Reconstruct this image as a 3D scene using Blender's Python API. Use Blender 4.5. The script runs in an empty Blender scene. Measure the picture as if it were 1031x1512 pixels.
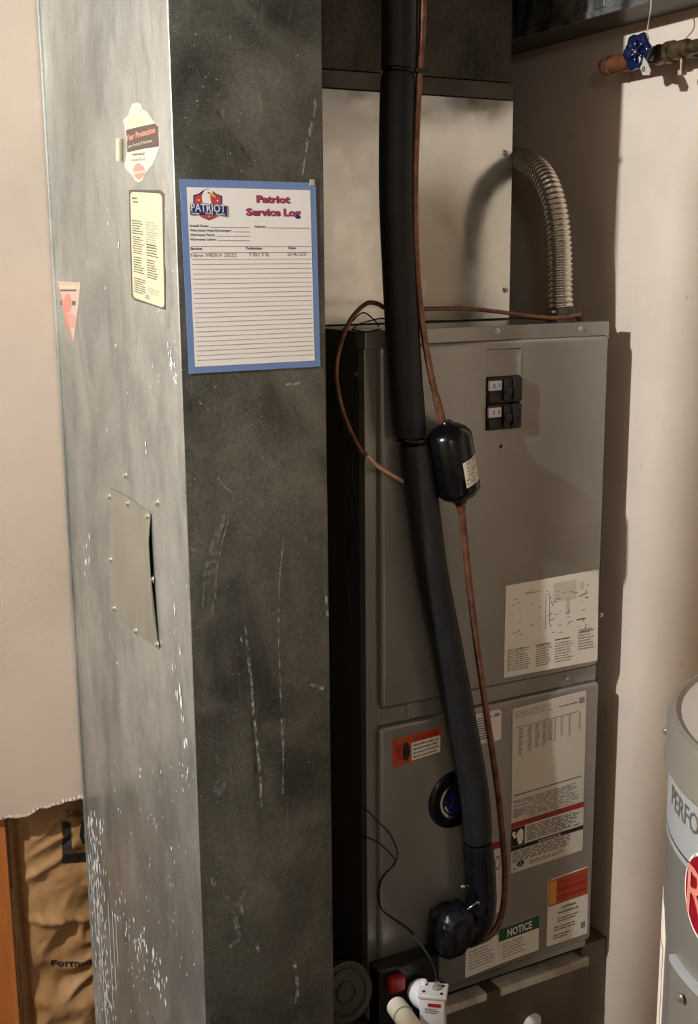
import bpy, bmesh, math, random
from mathutils import Vector, Matrix, Euler
from mathutils import noise as mnoise
random.seed(7)
SC = bpy.context.scene
COL = SC.collection
IW, IH = 1031, 1512

# ------------------------------------------------------------------ camera
CAMZ = 1.78
FPX, PITCH, YAW, ROLL = 1758.0, math.radians(11.8), math.radians(28), math.radians(-0.5)
fwd = Vector((math.sin(YAW)*math.cos(PITCH), math.cos(YAW)*math.cos(PITCH), -math.sin(PITCH)))
rt0 = Vector((math.cos(YAW), -math.sin(YAW), 0))
up0 = rt0.cross(fwd)
RT = rt0*math.cos(ROLL) + up0*math.sin(ROLL)
UP = -rt0*math.sin(ROLL) + up0*math.cos(ROLL)
cd = bpy.data.cameras.new('camera'); cam = bpy.data.objects.new('camera', cd); COL.objects.link(cam)
m = Matrix((RT, UP, -fwd)).transposed().to_4x4(); m.translation = (0, 0, CAMZ)
cam.matrix_world = m
cd.sensor_fit = 'VERTICAL'; cd.sensor_height = 36; cd.lens = 36*FPX/IH
cd.clip_start = .05
SC.camera = cam

# ------------------------------------------------------------------ world, lamps, exposure
w = bpy.data.worlds.new('world'); SC.world = w; w.use_nodes = True
w.node_tree.nodes['Background'].inputs[0].default_value = (.9, .8, .7, 1)
w.node_tree.nodes['Background'].inputs[1].default_value = 0.01

def lamp(name, loc, energy, color, radius):
    l = bpy.data.lights.new(name, 'POINT'); l.energy = energy; l.color = color; l.shadow_soft_size = radius
    o = bpy.data.objects.new(name, l); o.location = loc; COL.objects.link(o); return o
lamp('ceiling_bulb_light', (-1.0, 1.22, CAMZ+.75), 262, (.96, .985, .99), .026)
lamp('rear_fill_light', (-.5, -1.3, CAMZ+.66), 19, (.98, .98, .96), .10)  # added fill behind the camera, no known fixture
SC.view_settings.view_transform = 'Standard'; SC.view_settings.look = 'None'
SC.view_settings.gamma = 1; SC.view_settings.use_curve_mapping = False
SC.view_settings.exposure = 0.0

# ------------------------------------------------------------------ helpers
def at(x, y, X=None, Y=None, Z=None):
    """point of the sight line through photo pixel x, y on the plane X=, Y= or Z= (world)"""
    d = fwd + RT*((x-IW/2)/FPX) + UP*((IH/2-y)/FPX)
    t = X/d.x if X is not None else Y/d.y if Y is not None else (Z-CAMZ)/d.z
    p = d*t; p.z += CAMZ; return p

def lin(c):
    return tuple(((v/255)/12.92 if v/255 <= .04045 else ((v/255+.055)/1.055)**2.4) for v in c) + (1,)

def mat(name, col, rough=.5, metal=0, noise=None, bump=0, bscale=60, spec=.5, coat=0, alpha=None):
    """noise = (colour2, scale, lo, hi[, stretch xyz])"""
    M = bpy.data.materials.new(name); M.use_nodes = True
    nt = M.node_tree; N = nt.nodes; L = nt.links; b = N['Principled BSDF']
    b.inputs['Base Color'].default_value = lin(col); b.inputs['Roughness'].default_value = rough
    b.inputs['Metallic'].default_value = metal; b.inputs['Specular IOR Level'].default_value = spec
    if coat: b.inputs['Coat Weight'].default_value = coat; b.inputs['Coat Roughness'].default_value = .12
    tc = N.new('ShaderNodeTexCoord')
    if noise:
        c2, sc, lo, hi = noise[:4]
        mp = N.new('ShaderNodeMapping'); L.new(tc.outputs['Object'], mp.inputs[0])
        if len(noise) > 4: mp.inputs['Scale'].default_value = noise[4]
        n = N.new('ShaderNodeTexNoise'); n.inputs['Scale'].default_value = sc; n.inputs['Detail'].default_value = 6
        n.inputs['Roughness'].default_value = .6; L.new(mp.outputs[0], n.inputs['Vector'])
        r = N.new('ShaderNodeMapRange'); r.inputs[1].default_value = lo; r.inputs[2].default_value = hi
        L.new(n.outputs['Fac'], r.inputs[0])
        x = N.new('ShaderNodeMix'); x.data_type = 'RGBA'
        x.inputs[6].default_value = lin(col); x.inputs[7].default_value = lin(c2)
        L.new(r.outputs[0], x.inputs[0]); L.new(x.outputs[2], b.inputs['Base Color'])
    if bump:
        n2 = N.new('ShaderNodeTexNoise'); n2.inputs['Scale'].default_value = bscale; n2.inputs['Detail'].default_value = 4
        L.new(tc.outputs['Object'], n2.inputs['Vector'])
        bm_ = N.new('ShaderNodeBump'); bm_.inputs['Strength'].default_value = bump; bm_.inputs['Distance'].default_value = .003
        L.new(n2.outputs['Fac'], bm_.inputs['Height']); L.new(bm_.outputs[0], b.inputs['Normal'])
    if alpha is not None:
        n3 = N.new('ShaderNodeTexNoise'); n3.inputs['Scale'].default_value = 90; n3.inputs['Detail'].default_value = 5
        L.new(tc.outputs['Object'], n3.inputs['Vector'])
        r3 = N.new('ShaderNodeMapRange'); r3.inputs[1].default_value = .4; r3.inputs[2].default_value = .75
        r3.inputs[3].default_value = 0; r3.inputs[4].default_value = alpha
        L.new(n3.outputs['Fac'], r3.inputs[0]); L.new(r3.outputs[0], b.inputs['Alpha'])
    return M

def galvanized(name, dark, light, rough, metal, spangle=.5, big=2.2, streak=None, haze=None, smear=False):
    M = bpy.data.materials.new(name); M.use_nodes = True
    nt = M.node_tree; N = nt.nodes; L = nt.links; b = N['Principled BSDF']
    tc = N.new('ShaderNodeTexCoord')
    def noi(sc, det, scale=(1, 1, 1), dist=0):
        mp = N.new('ShaderNodeMapping'); mp.inputs['Scale'].default_value = scale
        L.new(tc.outputs['Object'], mp.inputs[0])
        n = N.new('ShaderNodeTexNoise'); n.inputs['Scale'].default_value = sc; n.inputs['Detail'].default_value = det
        n.inputs['Distortion'].default_value = dist
        n.inputs['Roughness'].default_value = .62
        L.new(mp.outputs[0], n.inputs['Vector']); return n.outputs['Fac']
    def rng(v, lo, hi, a=0., c=1.):
        r = N.new('ShaderNodeMapRange'); r.inputs[1].default_value = lo; r.inputs[2].default_value = hi
        r.inputs[3].default_value = a; r.inputs[4].default_value = c; L.new(v, r.inputs[0]); return r.outputs[0]
    def mixc(f, a, c):
        x = N.new('ShaderNodeMix'); x.data_type = 'RGBA'; L.new(f, x.inputs[0])
        for i, q in ((6, a), (7, c)):
            if isinstance(q, tuple): x.inputs[i].default_value = q
            else: L.new(q, x.inputs[i])
        return x.outputs[2]
    c = mixc(rng(noi(big, 7, (1, 1, .6), .6), .36, .66), lin(dark), lin(light))
    vor = N.new('ShaderNodeTexVoronoi'); vor.inputs['Scale'].default_value = 340
    L.new(tc.outputs['Object'], vor.inputs['Vector'])
    sep = N.new('ShaderNodeSeparateColor'); L.new(vor.outputs['Color'], sep.inputs[0])
    mul = N.new('ShaderNodeMix'); mul.data_type = 'RGBA'; mul.blend_type = 'MULTIPLY'; mul.inputs[0].default_value = spangle
    L.new(c, mul.inputs[6])
    cmb = N.new('ShaderNodeCombineColor')
    g = rng(sep.outputs[0], 0, 1, .55, 1.35)
    for i in range(3): L.new(g, cmb.inputs[i])
    L.new(cmb.outputs[0], mul.inputs[7]); c = mul.outputs[2]
    if streak:   # thin pale vertical rubs
        f = rng(noi(9, 5, (9, 9, .8), 1.5), .62, .74, 0, streak[1]); c = mixc(f, c, lin(streak[0]))
        f = rng(noi(5, 9, (1, 1, 1), .8), .50, .72, 0, streak[1]*.8); c = mixc(f, c, lin(streak[0]))
    if haze:     # white grains
        f = rng(noi(230, 2), .70, .76, 0, haze[1]); c = mixc(f, c, lin(haze[0]))
    if smear:    # dried white plaster smeared low down by the rear corner
        sx = N.new('ShaderNodeSeparateXYZ'); L.new(tc.outputs['Object'], sx.inputs[0])
        def mul_(p, q):
            k = N.new('ShaderNodeMath'); k.operation = 'MULTIPLY'; L.new(p, k.inputs[0]); L.new(q, k.inputs[1]); return k.outputs[0]
        def add_(p, q):
            k = N.new('ShaderNodeMath'); k.operation = 'ADD'; L.new(p, k.inputs[0]); L.new(q, k.inputs[1]); return k.outputs[0]
        mk = mul_(rng(sx.outputs['Z'], .82, .50), rng(sx.outputs['Y'], .16, .33))
        f = rng(add_(mul_(mk, rng(sx.outputs['Z'], -10, -9, .0, .42)), noi(7, 9, (5, 5, .9), 1.2)), .80, .98, 0, .92)
        c = mixc(f, c, lin((206, 210, 212)))
        f = rng(noi(4, 9, (2, 2, .7), 2.5), .52, .6, 0, .22); c = mixc(f, c, lin((96, 99, 96)))
    L.new(c, b.inputs['Base Color']); b.inputs['Metallic'].default_value = metal
    L.new(rng(noi(7, 6), .3, .7, rough-.08, rough+.12), b.inputs['Roughness'])
    bp = N.new('ShaderNodeBump'); bp.inputs['Strength'].default_value = .25; bp.inputs['Distance'].default_value = .004
    L.new(noi(6, 3), bp.inputs['Height']); L.new(bp.outputs[0], b.inputs['Normal'])
    return M

def wall_mat(name, col, marks=True):
    M = mat(name, col, .75, 0, (tuple(int(v*.93) for v in col), 2.5, .4, .7), .12, 160, .3)
    if marks:
        nt = M.node_tree; N = nt.nodes; L = nt.links; b = N['Principled BSDF']
        src = b.inputs['Base Color'].links[0].from_socket
        tc = N.new('ShaderNodeTexCoord'); n = N.new('ShaderNodeTexNoise'); n.inputs['Scale'].default_value = 22; n.inputs['Detail'].default_value = 7
        L.new(tc.outputs['Object'], n.inputs['Vector'])
        r = N.new('ShaderNodeMapRange'); r.inputs[1].default_value = .69; r.inputs[2].default_value = .78; r.inputs[4].default_value = .55
        L.new(n.outputs['Fac'], r.inputs[0])
        x = N.new('ShaderNodeMix'); x.data_type = 'RGBA'; x.inputs[7].default_value = lin((120, 100, 84))
        L.new(src, x.inputs[6]); L.new(r.outputs[0], x.inputs[0]); L.new(x.outputs[2], b.inputs['Base Color'])
    return M

M = dict(
    wall=wall_mat('cream_paint', (222, 206, 190)),
    wall_plain=wall_mat('plain_cream_paint', (188, 171, 155), False),
    room=mat('room_paint', (150, 132, 112), .8),
    floor=mat('concrete', (92, 84, 76), .8, 0, ((70, 64, 58), 5, .4, .6), .3),
    ceil=mat('ceiling_board', (150, 130, 108), .8),
    duct_lit=galvanized('worn_galvanized_lit_side', (138, 140, 136), (186, 187, 180), .36, .62, .2, 3.0, ((204, 205, 200), .55), None, True),  # left face of one duct metal, lamp light put into the paler tone
    duct_shade=galvanized('worn_galvanized_shaded_front', (56, 56, 50), (112, 110, 99), .46, .45, .5, 4.2, ((166, 162, 148), .42), ((205, 203, 190), .8)),  # same duct metal, weaker light on the front put into the darker tone
    galv_dark=galvanized('dark_galvanized', (44, 40, 33), (82, 76, 62), .5, .5, .8, 6, ((120, 114, 98), .25), ((150, 145, 128), .9)),
    galv_new=galvanized('new_galvanized', (196, 194, 186), (218, 216, 208), .17, .9, .06, 2.5),
    galv_oh=galvanized('overhead_galvanized', (66, 66, 64), (170, 170, 166), .35, .7, .7, 14),
    flange=mat('flange_metal', (88, 84, 74), .45, .5, ((70, 66, 58), 9, .4, .6)),
    plate=mat('patch_metal', (160, 157, 145), .45, .5, ((146, 144, 132), 4, .4, .6)),
    screw=mat('screw_zinc', (210, 206, 196), .3, .9),
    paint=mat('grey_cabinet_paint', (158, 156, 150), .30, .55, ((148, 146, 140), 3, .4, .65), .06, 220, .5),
    paint_shade=mat('grey_cabinet_shaded_side', (72, 62, 52), .5, .1),  # cabinet grey darkened, shade of the gap beside the duct in the colour
    dark=mat('recess_shade', (16, 14, 12), .8),  # near-black that puts shade into gaps and holes
    foam=mat('foam_rubber', (31, 31, 33), .5, 0, ((24, 24, 26), 30, .4, .6), .1, 200, spec=.35),
    tape=mat('black_tape', (11, 11, 15), .36, 0, ((19, 19, 27), 25, .45, .6), .5, 45, spec=.35),
    copper=mat('copper', (168, 92, 62), .36, .75, ((110, 62, 46), 22, .42, .62)),
    copper_dk=mat('aged_copper', (138, 92, 70), .42, .6, ((98, 66, 52), 30, .42, .62)),
    copper_pk=mat('bright_copper', (240, 186, 166), .35, .25),
    copper_br=mat('brown_copper', (142, 88, 56), .42, .5, ((88, 62, 46), 30, .42, .62)),
    black=mat('black_gloss', (8, 8, 9), .2, 0, spec=.4),
    blackp=mat('black_plastic', (20, 18, 19), .4),
    wire=mat('wire_black', (14, 12, 12), .5),
    white=mat('white_plastic', (226, 224, 228), .35),
    pvc=mat('pvc_pipe', (214, 206, 188), .4),
    clear=mat('clear_pipe', (150, 150, 140), .2),
    red=mat('red_plastic', (150, 20, 24), .4),
    paper=mat('label_paper', (246, 240, 226), .55),
    paper2=mat('label_paper_grey', (222, 214, 198), .55),
    cream=mat('cream_sticker', (196, 184, 152), .5), badgep=mat('sticker_paper', (200, 188, 170), .5), tripap=mat('faded_sticker', (190, 166, 154), .5),
    ink=mat('ink', (92, 86, 78), .6), ink2=mat('faint_ink', (150, 143, 130), .6), inkb=mat('black_ink', (28, 24, 24), .6),
    orange=mat('orange_print', (186, 78, 34), .5), redp=mat('red_print', (170, 40, 34), .5),
    green=mat('green_print', (22, 84, 56), .5), pink=mat('salmon_print', (206, 132, 112), .55), faded=mat('faded_print', (206, 166, 152), .55),
    brown=mat('brown_print', (82, 70, 62), .5),
    blue=mat('blue_border', (112, 138, 184), .4), sheet=mat('white_sheet', (244, 238, 230), .3),
    maroon=mat('maroon_print', (170, 60, 88), .5), navy=mat('navy_print', (34, 44, 110), .5),
    yellow=mat('yellow_print', (232, 160, 60), .5), logo_red=mat('logo_red', (196, 70, 70), .5),
    blue_en=mat('blue_enamel', (20, 30, 66), .2, .1, coat=.5),
    badge=mat('badge_blue', (8, 8, 20), .2, 0, spec=.4), badge_in=mat('badge_inner', (26, 22, 84), .2),
    chrome=mat('chrome', (220, 220, 220), .15, 1),
    brass=mat('brass', (128, 108, 78), .4, .7, ((70, 60, 46), 40, .4, .6)),
    string=mat('string', (190, 176, 146), .8),
    wood=mat('stud_wood', (176, 104, 44), .6, 0, ((146, 80, 30), 6, .35, .65, (6, 6, .5)), .1),
    kraft=mat('kraft_paper', (162, 124, 82), .6, 0, ((150, 110, 66), 8, .4, .65), .2, 60),
    gyps=mat('torn_paper', (226, 212, 192), .9, bump=.6, bscale=90),
    flex=mat('flex_steel', (205, 198, 184), .3, .9),
    heater=mat('heater_grey', (126, 123, 117), .36, .25),
    heater_top_shaded=mat('heater_top_shaded', (128, 123, 114), .4, .2), heater_pan_lit=mat('heater_pan_lit', (186, 178, 168), .4, .1),  # one cap paint: shade put into the skirt tone, light into the pan
    heater_band=mat('heater_silver', (172, 175, 177), .34, .2),
    heater_red=mat('heater_red', (140, 14, 32), .3),
    splash=mat('plaster_splash', (214, 216, 216), .7, alpha=None),
    drip=mat('dried_drip', (176, 173, 160), .6, alpha=1.1),
    scuff=mat('soft_scuff', (150, 148, 138), .6, alpha=.8),
    dirt=mat('dark_scuff', (44, 43, 40), .6, alpha=.8),
    ledge=mat('ledge_metal', (232, 226, 208), .5, .1, ((180, 172, 150), 14, .4, .6), .3, 80),
    base=mat('return_box_metal', (118, 106, 90), .55, .2, ((98, 88, 74), 6, .4, .6)),
    tagm=mat('grey_tag', (180, 172, 158), .5),
)

def tag(o, label=None, cat=None, group=None, kind=None):
    if label: o['label'] = label
    if cat: o['category'] = cat
    if group: o['group'] = group
    if kind: o['kind'] = kind
    return o

def thing(name, loc, label, cat, group=None):
    o = bpy.data.objects.new(name, None); o.empty_display_size = .05; COL.objects.link(o)
    o.location = loc; tag(o, label, cat, group); return o

def obj(name, bm, mats, parent=None, smooth=False, recalc=True):
    """link a bmesh (world coordinates) as one mesh object, origin at the parent's or its own centre"""
    if recalc: bmesh.ops.recalc_face_normals(bm, faces=bm.faces[:])
    me = bpy.data.meshes.new(name)
    if smooth:
        for f in bm.faces: f.smooth = True
    bm.to_mesh(me); bm.free()
    if not isinstance(mats, (list, tuple)): mats = [mats]
    for q in mats: me.materials.append(q)
    if smooth == 'auto':
        me.set_sharp_from_angle(angle=math.radians(38))
    o = bpy.data.objects.new(name, me); COL.objects.link(o)
    if parent:
        o.parent = parent
        q = parent; off = Vector((0, 0, 0))
        while q: off += q.location; q = q.parent
        o.location = -off if False else Vector((0, 0, 0))
        me.transform(Matrix.Translation(-off))
    return o

def box(bm, a, b, bevel=0, seg=2, mi=0, rot=None, piv=None):
    r = bmesh.ops.create_cube(bm, size=1); vs = r['verts']
    a = Vector(a); b = Vector(b); c = (a+b)/2; s = b-a
    for v in vs: v.co = Vector((v.co.x*s.x, v.co.y*s.y, v.co.z*s.z)) + c
    fs = set(f for v in vs for f in v.link_faces)
    if bevel:
        es = set(e for v in vs for e in v.link_edges)
        r2 = bmesh.ops.bevel(bm, geom=list(es), offset=bevel, segments=seg, profile=.5, affect='EDGES')
        vs = list(set(vs_ for f in r2['faces'] for vs_ in f.verts)); 
        fs = set(f for v in vs for f in v.link_faces)
        vs = list(set(v for f in fs for v in f.verts))
    for f in fs: f.material_index = mi
    if rot:
        bmesh.ops.rotate(bm, cent=piv or c, matrix=rot, verts=vs)
    return vs

def spline(pts, n=8):
    pts = [Vector(p) for p in pts]; P = [pts[0]*2-pts[1]] + pts + [pts[-1]*2-pts[-2]]; out = []
    for i in range(1, len(P)-2):
        p0, p1, p2, p3 = P[i-1:i+3]
        for k in range(n):
            t = k/n
            out.append(.5*((2*p1)+(p2-p0)*t+(2*p0-5*p1+4*p2-p3)*t*t+(3*p1-p0-3*p2+p3)*t**3))
    out.append(pts[-1]); return out

def tube(bm, pts, rad, seg=12, mi=0, caps=True):
    pts = [Vector(p) for p in pts]; n = len(pts)
    if not hasattr(rad, '__len__'): rad = [rad]*n
    rings = []; u = None
    for i, p in enumerate(pts):
        t = (pts[min(i+1, n-1)]-pts[max(i-1, 0)]).normalized()
        if u is None: u = t.orthogonal().normalized()
        u = (u - t*u.dot(t)).normalized(); v = t.cross(u)
        rings.append([bm.verts.new(p+(u*math.cos(2*math.pi*k/seg)+v*math.sin(2*math.pi*k/seg))*rad[i]) for k in range(seg)])
    for a, b in zip(rings, rings[1:]):
        for k in range(seg):
            f = bm.faces.new((a[k], a[(k+1) % seg], b[(k+1) % seg], b[k])); f.material_index = mi
    if caps:
        f = bm.faces.new(rings[0][::-1]); f.material_index = mi
        f = bm.faces.new(rings[-1]); f.material_index = mi

def lathe(bm, prof, origin, axis, seg=24, mi=0, ang=(0, 2*math.pi)):
    """prof = [(r, h)...] along axis"""
    axis = Vector(axis).normalized(); u = axis.orthogonal().normalized(); v = axis.cross(u); o = Vector(origin)
    rings = []
    for r, h in prof:
        if r < 1e-6: rings.append([bm.verts.new(o+axis*h)])
        else: rings.append([bm.verts.new(o+axis*h+(u*math.cos(2*math.pi*k/seg)+v*math.sin(2*math.pi*k/seg))*r) for k in range(seg)])
    for a, b in zip(rings, rings[1:]):
        for k in range(seg):
            k2 = (k+1) % seg
            if len(a) == 1 and len(b) == 1: continue
            if len(a) == 1: f = bm.faces.new((a[0], b[k], b[k2]))
            elif len(b) == 1: f = bm.faces.new((a[k], a[k2], b[0]))
            else: f = bm.faces.new((a[k], a[k2], b[k2], b[k]))
            f.material_index = mi

def prism(bm, poly, n, t, mi=0):
    """poly: world points of an outline, extruded by t along n"""
    n = Vector(n); a = [bm.verts.new(Vector(p)) for p in poly]; b = [bm.verts.new(Vector(p)+n*t) for p in poly]
    k = len(poly)
    for f in (bm.faces.new(a[::-1]), bm.faces.new(b)): f.material_index = mi
    for i in range(k):
        f = bm.faces.new((a[i], a[(i+1) % k], b[(i+1) % k], b[i])); f.material_index = mi

def quad(c, u, v):
    """bilinear point in corners c = TL, TR, BR, BL"""
    return (c[0]*(1-u)+c[1]*u)*(1-v) + (c[3]*(1-u)+c[2]*u)*v

def rounded_uv(r, asp, seg=4):
    """outline of a unit rect with rounded corners, asp = width / height"""
    out = []
    ru, rv = r, r*asp
    for (cu, cv, a0) in ((1-ru, rv, -90), (1-ru, 1-rv, 0), (ru, 1-rv, 90), (ru, rv, 180)):
        for k in range(seg+1):
            a = math.radians(a0+90*k/seg); out.append((cu+ru*math.cos(a), cv+rv*math.sin(a)))
    return out

class Print:
    """flat printing on a label whose corners are c (TL, TR, BR, BL) and outward normal n"""
    def __init__(s, c, n, t=.0008):
        s.c = [Vector(p) for p in c]; s.n = Vector(n); s.t = t; s.bm = bmesh.new(); s.mats = []
    def mi(s, m):
        if m not in s.mats: s.mats.append(m)
        return s.mats.index(m)
    def P(s, u, v, lay=0): return quad(s.c, u, v) + s.n*(s.t+.00025*(lay+1))
    def poly(s, uv, m, lay=0):
        f = s.bm.faces.new([s.bm.verts.new(s.P(u, v, lay)) for u, v in uv]); f.material_index = s.mi(m)
        f.normal_update()
        if f.normal.dot(s.n) < 0: f.normal_flip()
    def rect(s, u0, v0, u1, v1, m, lay=0): s.poly([(u0, v0), (u1, v0), (u1, v1), (u0, v1)], m, lay)
    def disc(s, u, v, ru, rv, m, lay=0, n=24, a0=0, a1=360):
        s.poly([(u+ru*math.cos(math.radians(a0+(a1-a0)*k/n)), v+rv*math.sin(math.radians(a0+(a1-a0)*k/n))) for k in range(n)], m, lay)
    def ring(s, u, v, ru, rv, k, m, lay=0, n=32):
        for i in range(n):
            a, b = 2*math.pi*i/n, 2*math.pi*(i+1)/n
            s.poly([(u+ru*math.cos(a), v+rv*math.sin(a)), (u+ru*math.cos(b), v+rv*math.sin(b)),
                    (u+ru*k*math.cos(b), v+rv*k*math.sin(b)), (u+ru*k*math.cos(a), v+rv*k*math.sin(a))], m, lay)
    def lines(s, u0, v0, u1, v1, n, m, fill=.5, words=True, lay=0, rag=.3):
        dv = (v1-v0)/n
        for i in range(n):
            v = v0+dv*i; u = u0; end = u1-random.random()*rag*(u1-u0)
            while u < end:
                wd = min((.05+random.random()*.16)*(u1-u0), end-u) if words else end-u
                s.rect(u, v, u+wd, v+dv*fill, m, lay); u += wd+.025*(u1-u0)
    def text(s, txt, u, v, h, m, lay=0, width=None, bold=0., align='LEFT', rot=0, sx=1):
        """h = cap height in v; width in u to fit"""
        W = ((s.c[1]-s.c[0]).length+(s.c[2]-s.c[3]).length)/2; Hh = ((s.c[3]-s.c[0]).length+(s.c[2]-s.c[1]).length)/2
        cu = bpy.data.curves.new('lettering', 'FONT'); cu.body = txt; cu.size = 1; cu.offset = bold; cu.resolution_u = 2
        to = bpy.data.objects.new('lettering', cu); COL.objects.link(to)
        dg = bpy.context.evaluated_depsgraph_get(); dg.update()
        me = bpy.data.meshes.new_from_object(to.evaluated_get(dg))
        bpy.data.objects.remove(to); bpy.data.curves.remove(cu)
        xs = [q.co.x for q in me.vertices]
        if not xs: return
        x0, x1 = min(xs), max(xs); k = h*Hh/.72; ku = k/W*sx; kv = k/Hh
        if width: ku = width/(x1-x0)
        shift = {'LEFT': 0, 'CENTER': -(x1-x0)*ku/2, 'RIGHT': -(x1-x0)*ku}[align]
        vs = []
        for q in me.vertices:
            du, dv = (q.co.x-x0)*ku+shift, -q.co.y*kv
            vs.append(s.bm.verts.new(s.P(u+du, v+dv+rot*du, lay)))
        mi = s.mi(m)
        for p in me.polygons:
            try:
                f = s.bm.faces.new([vs[i] for i in p.vertices]); f.material_index = mi; f.normal_update()
                if f.normal.dot(s.n) < 0: f.normal_flip()
            except ValueError: pass
        bpy.data.meshes.remove(me)
    def done(s, parent, name='print'):
        if not s.mats: s.bm.free(); return None
        return obj(name, s.bm, s.mats, parent, recalc=False)

def sticker(name, parent, c, n, m, r=.03, label=None, t=.0008, cat=None):
    c = [Vector(p) for p in c]; bm = bmesh.new()
    asp = (c[1]-c[0]).length/(c[3]-c[0]).length
    uv = rounded_uv(r, asp) if r else [(0, 0), (1, 0), (1, 1), (0, 1)]
    prism(bm, [quad(c, u, v) for u, v in uv], n, t)
    o = obj(name, bm, m, parent)
    if label: o['label'] = label
    return o, Print(c, n, t)

def corners(pts, **k): return [at(x, y, **k) for x, y in pts]

def screw_bm(p, n, r=.0045):
    bm = bmesh.new()
    lathe(bm, [(0, 0), (r*1.5, 0), (r*1.5, r*.25), (r, r*.35), (r*.95, r*.95), (r*.6, r*1.15), (0, r*1.2)], p, n, 10)
    return bm

# ------------------------------------------------------------------ main planes (camera-relative heights + CAMZ)
Z = lambda z: CAMZ+z
CEIL = Z(.82)
DX0, DX1, DY0, DY1 = .613, .855, 1.68, 2.385
FX0, FX1, FY = .990, 1.522, 1.793
WX = 1.590
PY = 2.0

def struct(name, a, b, m, bevel=0):
    bm = bmesh.new(); box(bm, a, b, bevel); o = obj(name, bm, m); o['kind'] = 'structure'; return o

# ------------------------------------------------------------------ the room
struct('floor', (-2.2, -2.0, -.1), (WX+.1, 2.9, 0), M['floor'])
struct('ceiling', (-2.2, -2.0, CEIL), (WX+.1, 2.9, CEIL+.1), M['ceil'])
struct('wall_right', (WX, -2.0, 0), (WX+.1, 2.9, CEIL), M['wall'])
struct('wall_left', (-2.3, -2.0, 0), (-2.2, 2.9, CEIL), M['room'])
struct('wall_front', (-2.2, -2.1, 0), (WX, -2.0, CEIL), M['room'])
struct('wall_rear', (-2.2, 2.8, 0), (WX, 2.9, CEIL), M['room'])
# drywall sheet that stops at a torn lower edge
def torn_wall():
    bm = bmesh.new(); edge = []
    pix = [(-700, 1240), (-300, 1225), (-60, 1216), (0, 1211), (12, 1208), (25, 1209), (40, 1206), (52, 1199), (58, 1194), (70, 1194),
           (78, 1190), (90, 1188), (98, 1184), (108, 1183), (118, 1180), (124, 1182), (150, 1176)]
    for x, y in pix: edge.append(at(x, y, Y=2.386))
    edge = [Vector((-2.2, 2.386, edge[0].z))] + edge[1:]
    poly = [Vector((-2.2, 2.386, CEIL))] + edge + [Vector((edge[-1].x, 2.386, CEIL))]
    prism(bm, poly, (0, 1, 0), .0127)
    o = obj('wall_back', bm, M['wall_plain']); o['kind'] = 'structure'
    # ragged paper lip
    bm = bmesh.new(); a = []; b = []
    for i in range(60):
        t = i/59*(len(edge)-2)+1; k = min(int(t), len(edge)-2); p = edge[k].lerp(edge[k+1], t-k)
        wv = .004+.006*random.random()
        if p.x < .38: wv *= .4
        a.append(bm.verts.new(p+Vector((0, -.0006, .001)))); b.append(bm.verts.new(p+Vector((0, -.004-.004*random.random(), -wv*.2+.006))))
    c = [bm.verts.new(v.co+Vector((0, -.001, wv_))) for v, wv_ in zip(b, [.004+.005*random.random() for _ in b])]
    for i in range(59):
        bm.faces.new((a[i], a[i+1], b[i+1], b[i])); bm.faces.new((b[i], b[i+1], c[i+1], c[i]))
    q = obj('torn_paper_edge', bm, M['gyps'], o); q['label'] = 'ragged torn paper lip along the lower edge'
torn_wall()
# stud left of the insulation
bm = bmesh.new(); box(bm, (.405, 2.40, 0), (.447, 2.54, Z(-.9)), .002)
obj('trim_1', bm, M['wood'])['kind'] = 'structure'
bm = bmesh.new(); box(bm, (.80, 2.40, 0), (.84, 2.54, Z(.9)), .002)
obj('trim_2', bm, M['wood'])['kind'] = 'structure'

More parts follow.
